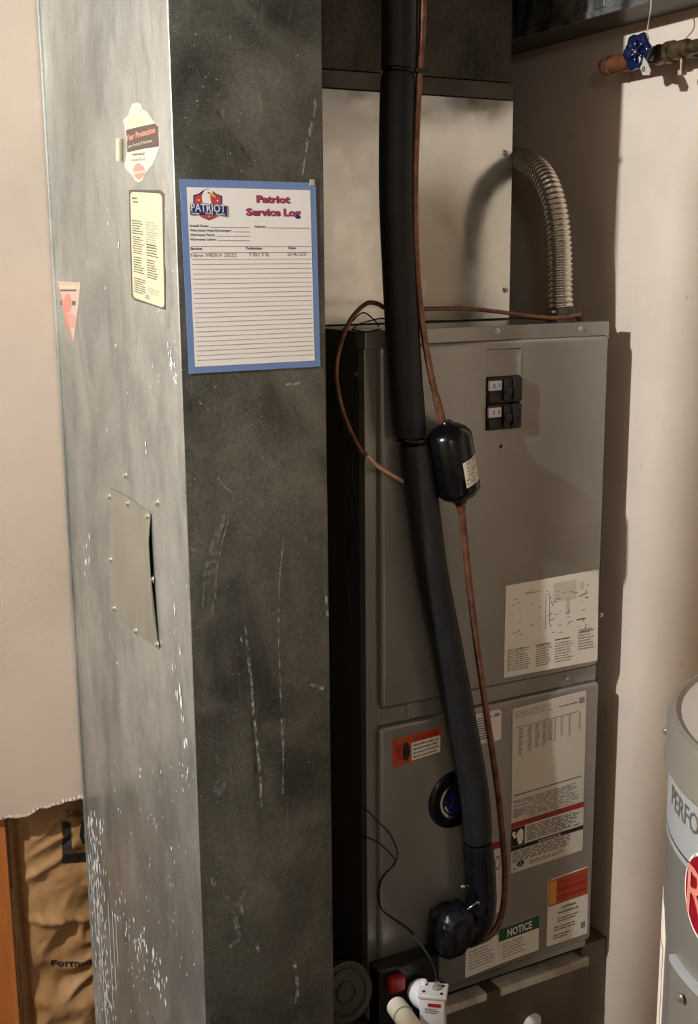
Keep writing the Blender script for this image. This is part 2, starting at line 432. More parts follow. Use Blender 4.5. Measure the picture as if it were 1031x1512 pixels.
# ------------------------------------------------------------------ insulation batt
def insulation():
    t = thing('insulation_batt', (.6, 2.46, 0), 'crumpled brown kraft faced insulation batt below the torn drywall', 'insulation')
    nx, nz = 60, 150; x0, x1, z0, z1 = .462, .79, 0, Z(-1.05)
    bm = bmesh.new(); g = []
    def h(x, z):
        e = min((x-x0)/.05, 1, (x1-x)/.05)
        b = .022*math.sqrt(max(e, 0))
        w_ = mnoise.fractal(Vector((x*9+z*5, z*7-x*6, 3.1)), 1, 2, 4)
        f = abs(mnoise.noise(Vector((x*5+z*9, z*13-x*12, 7))))
        fold = .012*math.exp(-((z-(Z(-1.40)-.25*(x-x0)))/.012)**2)*min(1, e)
        return b - .022*math.exp(-((x-.474-.004*math.sin(z*9))/.0045)**2) + .011*w_*e - .03*f*e + fold
    for i in range(nx+1):
        r = []
        for j in range(nz+1):
            x = x0+(x1-x0)*i/nx; z = z0+(z1-z0)*j/nz
            r.append(bm.verts.new((x, 2.452-h(x, z), z)))
        g.append(r)
    for i in range(nx):
        for j in range(nz): bm.faces.new((g[i][j], g[i+1][j], g[i+1][j+1], g[i][j+1]))
    o = obj('kraft_facing', bm, M['kraft'], t, smooth=True)
    bm = bmesh.new(); box(bm, (.458, 2.456, 0), (.795, 2.53, z1)); obj('fiberglass_core', bm, M['kraft'], t)
    bm = bmesh.new(); g = []
    for i in range(4):
        g.append([bm.verts.new((.447+.0055*i+.002*math.sin(j*.5), 2.446+.005*(i % 2)+.002*math.sin(j*.9+i), (Z(-1.33))*j/40)) for j in range(41)])
    for i in range(3):
        for j in range(40): bm.faces.new((g[i][j], g[i+1][j], g[i+1][j+1], g[i][j+1]))
    obj('stapling_flange', bm, M['kraft'], t, smooth=True)
    # printed marks, laid on the facing a hair proud of it
    Yp = 2.424
    def drape(P):
        bmesh.ops.subdivide_edges(P.bm, edges=[e for e in P.bm.edges if e.calc_length() > .012], cuts=4, use_grid_fill=True)
        bmesh.ops.triangulate(P.bm, faces=P.bm.faces[:])
        for v in P.bm.verts:
            v.co.y = 2.452-h(min(max(v.co.x, x0+.001), x1-.001), v.co.z)-.0025
    c = corners([(75, 1195), (160, 1195), (160, 1450), (75, 1450)], Y=Yp)
    def vv(y): return (y-1195)/255
    def uu(x): return (x-75)/85
    P = Print(c, (0, -1, 0), 0)
    P.text('Formaldehyde', uu(77), vv(1429), .036, M['inkb'], bold=.03, sx=1.5)
    drape(P); P.done(o, 'lettering'); P = Print(c, (0, -1, 0), 0)
    P.text('Silic', uu(97), vv(1207), .04, M['brown'], bold=.01, sx=1.5)
    drape(P); P.done(o, 'lettering'); P = Print(c, (0, -1, 0), 0)
    P.poly([(uu(x), vv(y)) for x, y in [(93, 1216), (97, 1214), (105, 1217), (106, 1255), (100, 1264), (122, 1262), (160, 1262), (160, 1273), (93, 1276)]], M['inkb'])
    drape(P); P.done(o, 'printed_block'); P = Print(c, (0, -1, 0), 0)
    P.poly([(uu(x), vv(y)) for x, y in [(120, 1214), (160, 1212), (160, 1245), (122, 1247), (118, 1235)]], M['inkb'])
    # drape the print on the facing
    drape(P); P.done(o, 'printed_block')
insulation()

# ------------------------------------------------------------------ big supply duct on the left
duct = thing('sheet_metal_duct', ((DX0+DX1)/2, 2.0, 0), 'tall worn galvanized duct with service sheet, stickers and riveted patch', 'duct')
def duct_body():
    bm = bmesh.new(); vs = box(bm, (DX0, DY0, 0), (DX1, DY1-.001, CEIL-.002), .003, 3)
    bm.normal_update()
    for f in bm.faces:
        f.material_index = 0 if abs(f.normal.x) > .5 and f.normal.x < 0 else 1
    obj('duct_casing', bm, [M['duct_lit'], M['duct_shade']], duct, smooth='auto')
    # standing seam at the rear corner of the left face
    bm = bmesh.new(); box(bm, (DX0-.004, DY1-.012, 0), (DX0, DY1-.002, CEIL-.002), .001)
    obj('corner_seam', bm, M['duct_lit'], duct)
duct_body()
NL = Vector((-1, 0, 0)); NF = Vector((0, -1, 0))
# patch plate
def patch():
    px = [(164, 721), (190, 734), (213, 751), (224, 758), (226, 800), (229, 850), (233, 905), (236, 957), (216, 944), (196, 930), (166, 905), (165, 860), (164, 800)]
    pts = [at(x, y, X=DX0) for x, y in px]
    bm = bmesh.new()
    pts2 = []
    for i, p in enumerate(pts):
        lift = .0012 + (.006 if i in (4, 5, 6) else 0)
        pts2.append(p+NL*lift)
    prism(bm, pts2, NL, .0012)
    o = obj('patch_plate', bm, M['plate'], duct); o['label'] = 'smooth pale patch plate'
    # filler so the plate sits on the duct, gap shadow put into its colour
    bm = bmesh.new(); cen = sum(pts, Vector())/len(pts)
    prism(bm, [cen+(p-cen)*.93 for p in pts], NL, .0012); obj('shadow_gap_filler', bm, M['dark'], o)
    for x, y in [(164, 733), (191, 743), (221, 762), (166, 826), (228, 855), (171, 898), (203, 931), (235, 951)]:
        obj('screw', screw_bm(at(x, y, X=DX0)+NL*.0024, NL, .0048), M['screw'], o, smooth='auto')
    for x, y in [(186, 702), (233, 742)]:
        obj('screw', screw_bm(at(x, y, X=DX0), NL, .005), M['screw'], duct, smooth='auto')
patch()
# badge sticker, peeled on its left side
def badge_sticker():
    c = corners([(172, 150), (240, 150), (240, 270), (172, 270)], X=DX0)
    q = lambda x, y: ((x-172)/68, (y-150)/120)
    def q2(zx, zy): return q(160+zx/10.31, 140+zy/10.31)
    outl = [(460, 120), (510, 140), (540, 215), (620, 270), (690, 390), (765, 460), (785, 600), (790, 790), (735, 960), (690, 1060), (580, 1200), (545, 1300), (490, 1335), (430, 1305), (390, 1230), (285, 1130), (265, 1080), (300, 840), (280, 560), (240, 380), (330, 300), (360, 180), (400, 130)]
    bm = bmesh.new(); prism(bm, [quad(c, *q2(x, y)) for x, y in outl], NL, .0006)
    o = obj('badge_sticker', bm, M['badgep'], duct); o['label'] = 'shield shaped cream sticker with peeled curled left side'
    P = Print(c, NL, .0006)
    P.poly([q2(*p) for p in [(330, 330), (440, 300), (600, 330), (670, 400), (640, 440), (480, 470), (330, 500), (290, 430)]], M['cream'])
    P.poly([q2(*p) for p in [(290, 530), (500, 480), (730, 430), (770, 480), (785, 780), (560, 815), (310, 870)]], M['brown'])
    P.poly([q2(*p) for p in [(430, 1060), (490, 1030), (560, 1090), (590, 1150), (560, 1240), (490, 1300), (430, 1250), (400, 1150)]], M['pink'])
    P.poly([q2(*p) for p in [(400, 1170), (590, 1140), (580, 1180), (410, 1210)]], M['faded'], 1)
    u, v = q2(290, 700); P.text('Year Protection', u, v, .075, M['pink'], 1, width=.63, bold=.03, rot=-.17)
    u, v = q2(325, 800); P.text('Lasts The Life Of The Home', u, v, .035, M['badgep'], 1, width=.52, bold=.01, rot=-.14)
    u, v = q2(385, 925); P.text('WHOLE', u, v, .03, M['ink'], 1, width=.28, bold=.02, rot=-.05)
    u, v = q2(365, 1010); P.text('GUARANTEE', u, v, .03, M['ink2'], 1, width=.32, bold=.01, rot=-.05)
    P.disc(*q2(455, 230), .09, .05, M['cream'], 1); 
    P.done(o)
    # the curl
    bm = bmesh.new(); a = at(181, 205, X=DX0); b = at(181, 238, X=DX0); ax = (b-a)
    R = .0055; cen = a+NL*R
    ring = []
    for k in range(15):
        an = math.radians(-90+k*20); r = R*(1-.02*k)
        ring.append((Vector((-math.cos(an+math.pi/2)*r*1, 0, 0)) + Vector((0, -math.sin(an+math.pi/2)*r, 0))))
    A = [bm.verts.new(cen+w_) for w_ in ring]; B = [bm.verts.new(cen+ax+w_) for w_ in ring]
    for k in range(14): bm.faces.new((A[k], A[k+1], B[k+1], B[k]))
    obj('peeled_curl', bm, M['cream'], o, smooth=True)['label'] = 'yellowed curled back of the sticker'
badge_sticker()
# tall service record sticker
def tall_sticker():
    pb = [(191, 281), (198, 280), (237, 281), (243, 286), (243, 385), (245, 400), (245, 458), (222, 450), (200, 444), (195, 438), (193, 380)]
    bm = bmesh.new(); prism(bm, [at(x, y, X=DX0) for x, y in pb], NL, .0006)
    o = obj('tall_sticker', bm, M['brown'], duct); o['label'] = 'tall cream checklist sticker with dark border'
    c = corners([(193, 283), (240, 286), (243.5, 455), (197, 439)], X=DX0)
    P = Print(c, NL, .0006)
    P.poly(rounded_uv(.08, .6), M['cream'])
    P.lines(.06, .05, .22, .08, 1, M['ink'], lay=1); P.lines(.09, .085, .33, .11, 1, M['ink'], lay=1)
    P.lines(.04, .26, .40, .40, 6, M['ink'], .45, lay=1); P.lines(.06, .41, .40, .58, 8, M['ink'], .45, lay=1)
    P.lines(.06, .60, .42, .76, 7, M['ink'], .45, lay=1); P.lines(.06, .80, .45, .95, 7, M['ink'], .45, lay=1)
    P.lines(.48, .26, .86, .50, 11, M['ink2'], .45, lay=1); P.lines(.50, .46, .88, .58, 5, M['ink'], .45, lay=1)
    P.lines(.50, .60, .82, .78, 8, M['ink'], .45, lay=1); P.lines(.5, .86, .9, .92, 3, M['ink2'], .4, lay=1)
    P.rect(.42, .93, .55, .97, M['ink2'], 1)
    P.done(o)
tall_sticker()
def tri_sticker():
    bm = bmesh.new(); px = [(83, 415), (119, 417), (117, 445), (109, 503), (106, 500), (95, 460)]
    prism(bm, [at(x, y, X=DX0) for x, y in px], NL, .0006)
    o = obj('pointed_sticker', bm, M['tripap'], duct); o['label'] = 'faded pink pointed sticker'
    c = corners([(83, 415), (119, 415), (119, 503), (83, 503)], X=DX0); P = Print(c, NL, .0006)
    P.disc(.5, .37, .16, .16, M['pink']); P.rect(.15, .07, .85, .12, M['cream']); P.rect(.2, .14, .85, .17, M['ink'])
    P.rect(.2, .32, .3, .4, M['ink']); P.rect(.68, .33, .82, .4, M['ink'])
    P.lines(.38, .55, .85, .8, 7, M['pink'], .5)
    P.poly([(0.02, .01), (.06, .01), (.7, .95), (.66, .97)], M['pink'], 1)
    P.done(o)
tri_sticker()

# drips, rubs and plaster on the duct faces
def ribbon(bm, pts, width, n, jit=.12):
    pts = spline(pts, 10); vs = []
    n = Vector(n)
    for i, p in enumerate(pts):
        t = (pts[min(i+1, len(pts)-1)]-pts[max(i-1, 0)]).normalized(); s = t.cross(n).normalized()
        e = min(1, i/3+.3, (len(pts)-1-i)/3+.3); w_ = width/2*e*(1+jit*(random.random()-.5)*2)
        vs.append((bm.verts.new(p+s*w_+n*.0007), bm.verts.new(p-s*w_+n*.0007)))
    for a, b in zip(vs, vs[1:]): bm.faces.new((a[0], a[1], b[1], b[0]))
def ribbons(name, items, m, n, label=None, **k):
    bm = bmesh.new()
    for px, wd in items: ribbon(bm, [at(x, y, **k) for x, y in px], wd, n)
    o = obj(name, bm, m, duct); o['kind'] = 'stuff'
    if label: o['label'] = label
ribbons('dried_drips', [([(362, 925), (370, 1000), (375, 1060), (383, 1130), (386, 1190)], .005), ([(355, 930), (357, 955)], .004),
    ([(412, 960), (415, 1050), (418, 1100), (417, 1180)], .0035), ([(418, 800), (412, 870), (411, 960)], .003),
    ([(466, 145), (461, 180), (456, 205)], .006), ([(455, 205), (450, 235), (446, 262)], .003), ([(480, 860), (482, 890), (484, 912)], .004),
    ([(432, 1412), (438, 1440), (439, 1465), (437, 1485)], .007), ([(354, 1325), (358, 1350)], .006), ([(379, 1390), (381, 1406)], .006),
    ([(318, 700), (335, 722), (352, 732)], .003), ([(282, 810), (300, 816)], .004), ([(458, 1010), (480, 1018)], .006), ([(422, 568), (445, 565)], .005),
    ([(312, 1295), (318, 1312)], .007)], M['drip'], NF, 'pale dried drips and scrapes', Y=DY0)
ribbons('soft_rubs', [([(345, 735), (322, 780), (306, 830), (299, 900)], .005), ([(344, 745), (328, 800), (319, 850), (318, 890)], .004),
    ([(332, 760), (318, 800), (310, 860)], .012), ([(345, 1345), (352, 1385), (338, 1400)], .009), ([(368, 1300), (352, 1335), (330, 1320)], .005),
    ([(326, 1150), (322, 1175)], .02)], M['scuff'], NF, Y=DY0)
ribbons('dark_scratches', [([(318, 160), (335, 190), (355, 215), (374, 246)], .005), ([(352, 232), (374, 246)], .008),
    ([(415, 1030), (392, 1062)], .016), ([(372, 1055), (378, 1160)], .006)], M['dirt'], NF, Y=DY0)
def flecks():
    bm = bmesh.new()
    def fleck(x, y, s, el=3, lean=0):
        c = at(x, y, X=DX0); k = 7; vs = []
        if c.y > DY1-.008 or c.y < DY0+.006: return
        for i in range(k):
            a = 2*math.pi*i/k; r = s*(.5+random.random()*.7)
            dz = math.sin(a)*r*el; dy = math.cos(a)*r*1.6+lean*dz
            vs.append(bm.verts.new(c+Vector((-.0007-.0006*random.random(), dy, dz))))
        bm.faces.new(vs)
    R = random.gauss
    for _ in range(260):      # heavy splash by the rear corner
        t = random.random(); fleck(134+t*24+R(0, 7)+4*math.sin(t*9), 1200+t*312, .0012+.0022*random.random(), 4)
    for _ in range(60):
        t = random.random(); fleck(175+t*75+R(0, 5), 1335+t*130+R(0, 12), .0012+.0022*random.random(), 3.2)
    for _ in range(110): fleck(random.uniform(165, 288), random.uniform(1120, 1500), .0006+.0011*random.random(), 3)
    for _ in range(40): fleck(random.uniform(125, 280), random.uniform(300, 1100), .0006+.0009*random.random(), 3)
    for _ in range(22): t = random.random(); fleck(256+R(0, 3)+t*22, 900+t*250, .001+.0013*random.random(), 5)
    for _ in range(20): t = random.random(); fleck(250+t*10+R(0, 2), 505+t*60, .0008+.001*random.random(), 3)
    for _ in range(12): fleck(129+R(0, 3), 820+R(0, 12), .0010+.0012*random.random(), 4)
    for x, y, s in [(160, 330, .003), (164, 345, .003), (176, 362, .005), (156, 425, .003), (216, 655, .005), (217, 667, .004), (172, 510, .003)]: fleck(x, y, s*.55, 2.2)
    for (x, y0, y1) in [(150, 1380, 1512), (160, 1330, 1500), (166, 1340, 1480), (143, 1300, 1470), (171, 1350, 1440)]:
        ribbon(bm, [at(x+(y-y0)*.05, y, X=DX0) for y in range(y0, y1, 20)], .004, NL)
    o = obj('plaster_splashes', bm, M['splash'], duct); o['kind'] = 'stuff'; o['label'] = 'white dried plaster splashes'
flecks()

# ------------------------------------------------------------------ the service log sheet
def service_log():
    c = corners([(265, 264), (466, 270), (473, 541), (279, 552)], Y=DY0-.001)
    cen = (c[0]+c[1]+c[2]+c[3])/4
    t = thing('service_log', cen, 'laminated white service log sheet with blue border on the duct front', 'notice')
    sh, P = sticker('backing_sheet', t, c, NF, M['blue'], 0)
    sh['label'] = 'blue border sheet'
    q = lambda zx, zy: ((260+zx/4.686), (260+zy/4.686))
    def uv(px, py):
        # invert the nearly affine quad by pixel
        v = (py-264-(px-265)*.03)/(288-(px-265)*.05); 
        lx = 265+14*v; rx = 466+7*v; return ((px-lx)/(rx-lx), v)
    P.rect(.045, .04, .955, .965, M['sheet'])
    P.done(t, 'paper_sheet')
    # logo
    L = Print(c, NF, .0011)
    g = lambda x, y: uv(*q(x, y))
    L.poly([g(*p) for p in [(112, 130), (150, 118), (180, 95), (210, 85), (240, 100), (262, 118), (304, 135), (304, 200), (296, 245), (262, 280), (217, 300), (170, 280), (128, 245), (112, 200)]], M['navy'], 0)
    L.poly([g(*p) for p in [(120, 137), (160, 124), (262, 124), (296, 141), (296, 200), (120, 195)]], M['logo_red'], 1)
    L.poly([g(*p) for p in [(150, 262), (280, 268), (250, 284), (217, 292), (180, 282)]], M['logo_red'], 1)
    L.poly([g(*p) for p in [(172, 120), (185, 98), (210, 88), (236, 98), (244, 116), (222, 128), (226, 150), (236, 196), (222, 184), (216, 198), (204, 184), (196, 196), (186, 182), (176, 188), (168, 150)]], M['sheet'], 2)
    L.poly([g(*p) for p in [(222, 112), (246, 116), (262, 138), (258, 152), (248, 142), (226, 138)]], M['yellow'], 3)
    L.poly([g(*p) for p in [(206, 112), (218, 108), (220, 118), (208, 118)]], M['inkb'], 3)
    for (x, y, r) in ((147, 163, 9), (273, 168, 9), (217, 272, 7)):
        pts = []
        for k in range(10):
            rr = r if k % 2 == 0 else r*.42; a = math.radians(-90+36*k); pts.append(g(x+rr*math.cos(a), y+rr*math.sin(a)))
        L.poly(pts, M['sheet'], 3)
    L.poly([g(*p) for p in [(92, 192), (335, 202), (336, 275), (250, 258), (180, 256), (92, 264)]], M['navy'], 3)
    a, b = g(97, 238), g(328, 246)
    L.text('PATRIOT', a[0], a[1], .042, M['blue'], 4, width=b[0]-a[0], bold=.05, rot=.02)
    a = g(97, 237); L.text('PATRIOT', a[0], a[1]-.001, .04, M['sheet'], 5, width=b[0]-a[0], bold=.0, rot=.02)
    a = g(100, 258); L.text('Heating', a[0], a[1], .010, M['sheet'], 4, bold=.02)
    a = g(190, 258); L.text('Cooling', a[0], a[1], .010, M['sheet'], 4, bold=.02)
    a = g(262, 264); L.text('Plumbing', a[0], a[1], .010, M['sheet'], 4, bold=.02)
    L.done(t, 'logo')['label'] = 'eagle shield logo above a navy banner'
    T = Print(c, NF, .0011)
    for dx, m_, ly, bo in ((4, M['navy'], 0, .05), (0, M['maroon'], 1, .035)):
        a, b = g(540+dx, 180), g(775+dx, 190); T.text('Patriot', a[0], a[1], .037, m_, ly, width=b[0]-a[0], bold=bo)
        a, b = g(468+dx, 268), g(850+dx, 275); T.text('Service Log', a[0], a[1], .037, m_, ly, width=b[0]-a[0], bold=bo)
    for i, s in enumerate(['Install Date:', 'Warranty Heat Exchanger:', 'Warranty Parts:', 'Warranty Labor:']):
        y = 343+31*i; a = g(90, y); wd = [.135, .30, .18, .19][i]
        T.text(s, a[0], a[1], .012, M['ink'], 0, width=wd, bold=.02)
        b = g(495, y+10); T.rect(a[0]+wd+.01, a[1], b[0], a[1]+.0022, M['ink'])
    a = g(525, 353); T.text('Address:', a[0], a[1], .012, M['ink'], 0, width=.09, bold=.02); b = g(920, 362)
    T.rect(a[0]+.1, a[1], b[0], a[1]+.0022, M['ink'])
    for s, x, y in (('Service:', 93, 500), ('Technician:', 465, 503), ('Date:', 765, 505)):
        a = g(x, y); T.text(s, a[0], a[1], .0135, M['ink'], 0, bold=.03, sx=1.15)
    # handwriting
    for s, x, y, wd in (('New MERV 2025', 97, 550, .33), ('TB/TE', 480, 550, .16), ('2/4/25', 755, 552, .15)):
        a = g(x, y); T.text(s, a[0], a[1], .02, M['ink2'], 0, width=wd)
    v0 = g(95, 475)[1]
    T.rect(.06, v0, .945, v0+.0022, M['ink']); T.rect(.06, v0+.032, .945, v0+.0342, M['ink'])
    n = 22
    for i in range(n):
        v = v0+.068+i*(.955-v0-.068)/n; T.rect(.06, v, .945, v+.0020, M['ink2'])
    T.done(t, 'lettering')
    # corner tape
    bm = bmesh.new(); p = at(461, 271, Y=DY0-.0015); box(bm, p+Vector((-.004, -.0012, -.003)), p+Vector((.004, 0, .006)), .0004)
    obj('tape', bm, M['tagm'], t)
service_log()

# ------------------------------------------------------------------ air handler
ah = thing('air_handler', ((FX0+FX1)/2, 2.05, Z(-1.44)), 'tall grey air handler cabinet with rounded doors and warning labels', 'furnace')
FT = Z(-.115); FB = Z(-1.435)
CY = 1.800       # cabinet front
PF = 1.787       # door front
def air_handler():
    bm = bmesh.new(); vs = box(bm, (FX0, CY, FB), (FX1, 2.36, FT), .003, 2)
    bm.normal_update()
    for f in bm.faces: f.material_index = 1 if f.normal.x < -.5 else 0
    obj('cabinet', bm, [M['paint'], M['paint_shade']], ah, smooth='auto')
    # top lip across the front
    bm = bmesh.new(); box(bm, (FX0-.001, CY-.004, FT-.030), (FX1+.001, CY+.03, FT+.002), .0015); obj('top_rail', bm, M['paint'], ah)
    bm = bmesh.new(); box(bm, (FX0-.002, CY-.002, FB+.002), (FX0+.022, CY+.02, FT-.03), .0015); obj('corner_post', bm, M['paint'], ah)
    a = at(562, 780, Y=PF); b = at(891, 780, Y=PF); t_ = at(680, 505, Y=PF).z; l_ = at(720, 1017, Y=PF).z
    bm = bmesh.new(); box(bm, (a.x, PF, l_), (b.x, CY+.002, t_), .0095, 4)
    p = at(719, 516, Y=PF); q = at(767, 632, Y=PF)
    for co, no in (((p.x, 0, 0), (1, 0, 0)), ((q.x, 0, 0), (1, 0, 0)), ((0, 0, p.z), (0, 0, 1)), ((0, 0, q.z), (0, 0, 1))):
        bmesh.ops.bisect_plane(bm, geom=bm.verts[:]+bm.edges[:]+bm.faces[:], plane_co=co, plane_no=no)
    hit = [f for f in bm.faces if p.x < f.calc_center_median().x < q.x and q.z < f.calc_center_median().z < p.z and f.calc_center_median().y < PF+.001]
    ex = bmesh.ops.extrude_face_region(bm, geom=hit)
    bmesh.ops.translate(bm, verts=[v for v in ex['geom'] if isinstance(v, bmesh.types.BMVert)], vec=(0, .010, 0))
    bmesh.ops.delete(bm, geom=hit, context='FACES_ONLY')
    up = obj('upper_door', bm, M['paint'], ah, smooth='auto')
    bm = bmesh.new(); p = at(719, 516, Y=PF); q = at(767, 632, Y=PF)
    bm.free()
    bm = bmesh.new(); box(bm, (p.x+.0003, PF+.0085, q.z+.0003), (q.x-.0003, PF+.0096, p.z-.0003)); obj('breaker_pocket', bm, M['blackp'], up)
    bm = bmesh.new(); k = at(740, 556, Y=PF).z; box(bm, (p.x+.0008, PF+.003, k), (q.x-.002, PF+.008, p.z-.001), .0006); obj('blank_cover', bm, M['paint'], up)
    bm = bmesh.new(); box(bm, (q.x-.0022, PF-.0012, k+.002), (q.x-.0006, PF+.004, p.z-.002)); obj('bent_edge', bm, M['screw'], up)
    kz = (k-q.z)/2
    for i in range(2):
        z1 = k-i*kz-.001; z0 = z1-kz+.0015
        bm = bmesh.new(); box(bm, (p.x+.001, PF-.004, z0), (q.x-.001, PF+.008, z1), .0012)
        w_ = q.x-p.x
        for (u0, u1, v0, v1, d) in ((.44, .66, .1, .9, .010), (.70, .95, .06, .94, .012), (.03, .42, .06, .42, .007)):
            box(bm, (p.x+w_*u0, PF-d, z0+kz*v0), (p.x+w_*u1, PF, z0+kz*v1), .001)
        box(bm, (p.x+w_*.47, PF-.019, z0+kz*.35), (p.x+w_*.60, PF-.006, z0+kz*.62), .001)
        br = obj('breaker', bm, M['blackp'], up, smooth='auto')
        bm = bmesh.new(); box(bm, (p.x+w_*.02, PF-.0085, z0+kz*.50), (p.x+w_*.38, PF-.003, z0+kz*.86), .0006)
        bb = obj('breaker_tag', bm, M['white'], br); bb['label'] = 'white rating tag'
        pr_ = Print([Vector((p.x+w_*u, PF-.0085, z0+kz*v)) for u, v in ((.02, .86), (.38, .86), (.38, .5), (.02, .5))], NF, 0)
        # print joined into the tag as dark squares would be a fourth level, so it belongs to the door
        pr_.rect(.30, .3, .45, .75, M['ink2']); pr_.rect(.75, .2, .88, .7, M['ink2']); pr_.done(up, 'print')
    bm = bmesh.new(); c = at(740, 659, Y=PF); lathe(bm, [(0, .0004), (.0022, .0004), (.0030, .0009), (.0036, 0)], c, NF, 12); obj('screw_hole', bm, M['dark'], up)
    # lower door
    a2 = at(560, 1250, Y=PF); b2 = at(878, 1250, Y=PF); t2 = at(720, 1042, Y=PF).z; l2 = at(870, 1388, Y=PF).z
    bm = bmesh.new(); box(bm, (a2.x, PF, l2), (b2.x, CY+.002, t2), .0095, 4); lo = obj('lower_door', bm, M['paint'], ah, smooth='auto')
    # seam strip in the middle
    bm = bmesh.new(); box(bm, (FX0+.02, CY-.003, t2+.001), (FX1-.002, CY+.002, l_-.001), .001); obj('middle_rail', bm, M['paint'], ah)
    for x, y in [(735, 489), (857, 485), (603, 1043), (603, 1053), (838, 1002)]:
        obj('screw', screw_bm(at(x, y, Y=CY-.004), NF, .0038), M['screw'] if y < 600 else M['paint'], ah, smooth='auto')
    for x, y in [(527, 552)]:
        obj('screw', screw_bm(at(x, y, X=FX0), NL, .004), M['screw'], ah, smooth='auto')
    obj('screw', screw_bm(at(888, 908, Y=CY-.001), NF, .003), M['screw'], ah, smooth='auto')
    # badge
    c = at(671, 1180, Y=PF); R = at(671, 1180-42, Y=PF).z-c.z
    bm = bmesh.new(); lathe(bm, [(0, .006), (R*.6, .006), (R*.88, .0052), (R*.98, .002), (R, 0)], c, NF, 40)
    bd = obj('badge', bm, M['badge'], lo, smooth=True); bd['label'] = 'round dark blue badge with silver ring and letter'
    P = Print([c+Vector((-R, -.0062, R)), c+Vector((R, -.0062, R)), c+Vector((R, -.0062, -R)), c+Vector((-R, -.0062, -R))], NF, 0)
    P.ring(.5, .5, .31, .31, .86, M['chrome'], 1)
    P.disc(.5, .5, .22, .22, M['badge_in'], 0)
    P.poly([(.36, .62), (.50, .34), (.545, .34), (.42, .62)], M['chrome'], 1)
    P.poly([(.50, .34), (.545, .34), (.60, .62), (.55, .62)], M['chrome'], 1)
    P.poly([(.42, .52), (.57, .5), (.57, .53), (.42, .55)], M['chrome'], 1)
    for k in range(12):
        a0 = math.radians(20+k*12); a1 = math.radians(20+(k+1)*12)
        P.poly([(.5+r*math.cos(a), .5+r*math.sin(a)) for r, a in ((.235, a0), (.235, a1), (.205, a1), (.205, a0))], M['chrome'], 2)
    # joined onto the door as its own part level
    P.done(lo, 'badge_letter')
    # ---- labels
    K = dict(Y=PF)
    o, P = sticker('wiring_diagram', up, corners([(747, 865), (884, 841), (882, 975), (744, 1001)], **K), NF, M['paper'], 0, 'pale wiring diagram sheet')
    P.rect(.5, .06, .75, .27, M['paper2']); P.text('WIRING DIAGRAM', .19, .13, .018, M['ink'], 1, width=.16)
    for (u, v0, v1) in ((.42, .18, .52), (.46, .16, .5), (.65, .25, .42), (.67, .25, .42), (.80, .10, .18), (.83, .1, .18)): P.rect(u, v0, u+.006, v1, M['ink2'])
    for _ in range(46):
        u, v = random.uniform(.04, .92), random.uniform(.08, .62); P.rect(u, v, u+random.uniform(.01, .05), v+.008, M['ink2'])
    for _ in range(16):
        u, v = random.choice([.05, .42, .82])+random.uniform(0, .1), random.uniform(.12, .6); P.rect(u, v, u+.012, v+.02, M['ink2'])
    P.lines(.03, .70, .28, .95, 11, M['ink2'], .5); P.lines(.33, .72, .50, .95, 9, M['ink2'], .5); P.lines(.53, .72, .74, .95, 8, M['ink2'], .4)
    P.lines(.78, .62, .96, .86, 8, M['ink2'], .4); P.rect(.32, .70, .48, .712, M['ink']); P.rect(.53, .68, .69, .692, M['ink']); P.rect(.76, .50, .86, .512, M['ink']); P.rect(.80, .64, .95, .65, M['ink'])
    P.text('NOTES', .12, .715, .02, M['ink'])
    P.done(up)
    o, P = sticker('warning_label', lo, corners([(579, 1092), (652, 1073), (652, 1111), (580, 1134)], **K), NF, M['orange'], .05, 'orange warning label with white text panel')
    P.rect(.38, .30, .97, .95, M['paper']); P.text('WARNING', .42, .25, .17, M['redp'], 1, width=.5, bold=.03)
    for i, s in enumerate(['Label de filtro ouvert a du', 'dispositivo hermetico. Debe', 'ser cerrado en direccion de', 'flujo sin obstrucciones.']):
        P.text(s, .41, .44+.145*i, .085, M['inkb'], 1, width=.52-.03*(i % 2), bold=.03)
    P.poly([(.04, .35), (.1, .2), (.2, .3), (.15, .6), (.22, .8), (.1, .75)], M['redp'], 1); P.disc(.27, .55, .075, .33, M['inkb'], 1)
    P.done(lo)
    o, P = sticker('serial_label', lo, corners([(690, 1057), (740, 1047), (740, 1092), (690, 1103)], **K), NF, M['paper'], .06, 'small white serial label behind the pipes')
    P.lines(.3, .15, .75, .9, 9, M['ink'], .4); P.rect(.8, .1, .95, .2, M['ink2']); P.done(lo)
    o, P = sticker('data_label', lo, corners([(757, 1047), (866, 1019), (860, 1255), (754, 1290)], **K), NF, M['paper2'], .02, 'large data label with red and black bands')
    P.rect(.01, .535, .985, .685, M['paper2']); P.lines(.03, .555, .96, .685, 12, M['ink'], .45, rag=.15)
    P.rect(.03, .52, .95, .526, M['ink'])
    P.rect(.0, .688, 1, .722, M['redp']); P.text('RISK OF ELECTRIC SHOCK', .25, .716, .018, M['brown'], 1, width=.55, bold=.02)
    P.rect(0, .724, .18, .836, M['inkb']); P.poly([(.08, .80), (.07, .76), (.10, .745), (.13, .735), (.16, .75), (.165, .80), (.14, .83), (.10, .83)], M['paper'], 1)
    P.poly([(.02, .74), (.06, .75), (.05, .765), (.08, .775), (.04, .79), (.01, .76)], M['paper'], 1)
    P.lines(.21, .735, .95, .83, 8, M['ink'], .5, rag=.2)
    P.rect(0, .838, 1, .863, M['inkb']); P.text('WATCH BASE', .36, .859, .016, M['paper'], 1, width=.32)
    P.lines(.02, .872, .85, .94, 7, M['ink'], .5, rag=.15); P.lines(.25, .955, .75, .98, 3, M['ink'], .45)
    P.disc(.13, .955, .05, .018, M['inkb']); P.text('UL', .105, .962, .016, M['paper'], 1); P.rect(.03, .975, .07, .98, M['inkb'])
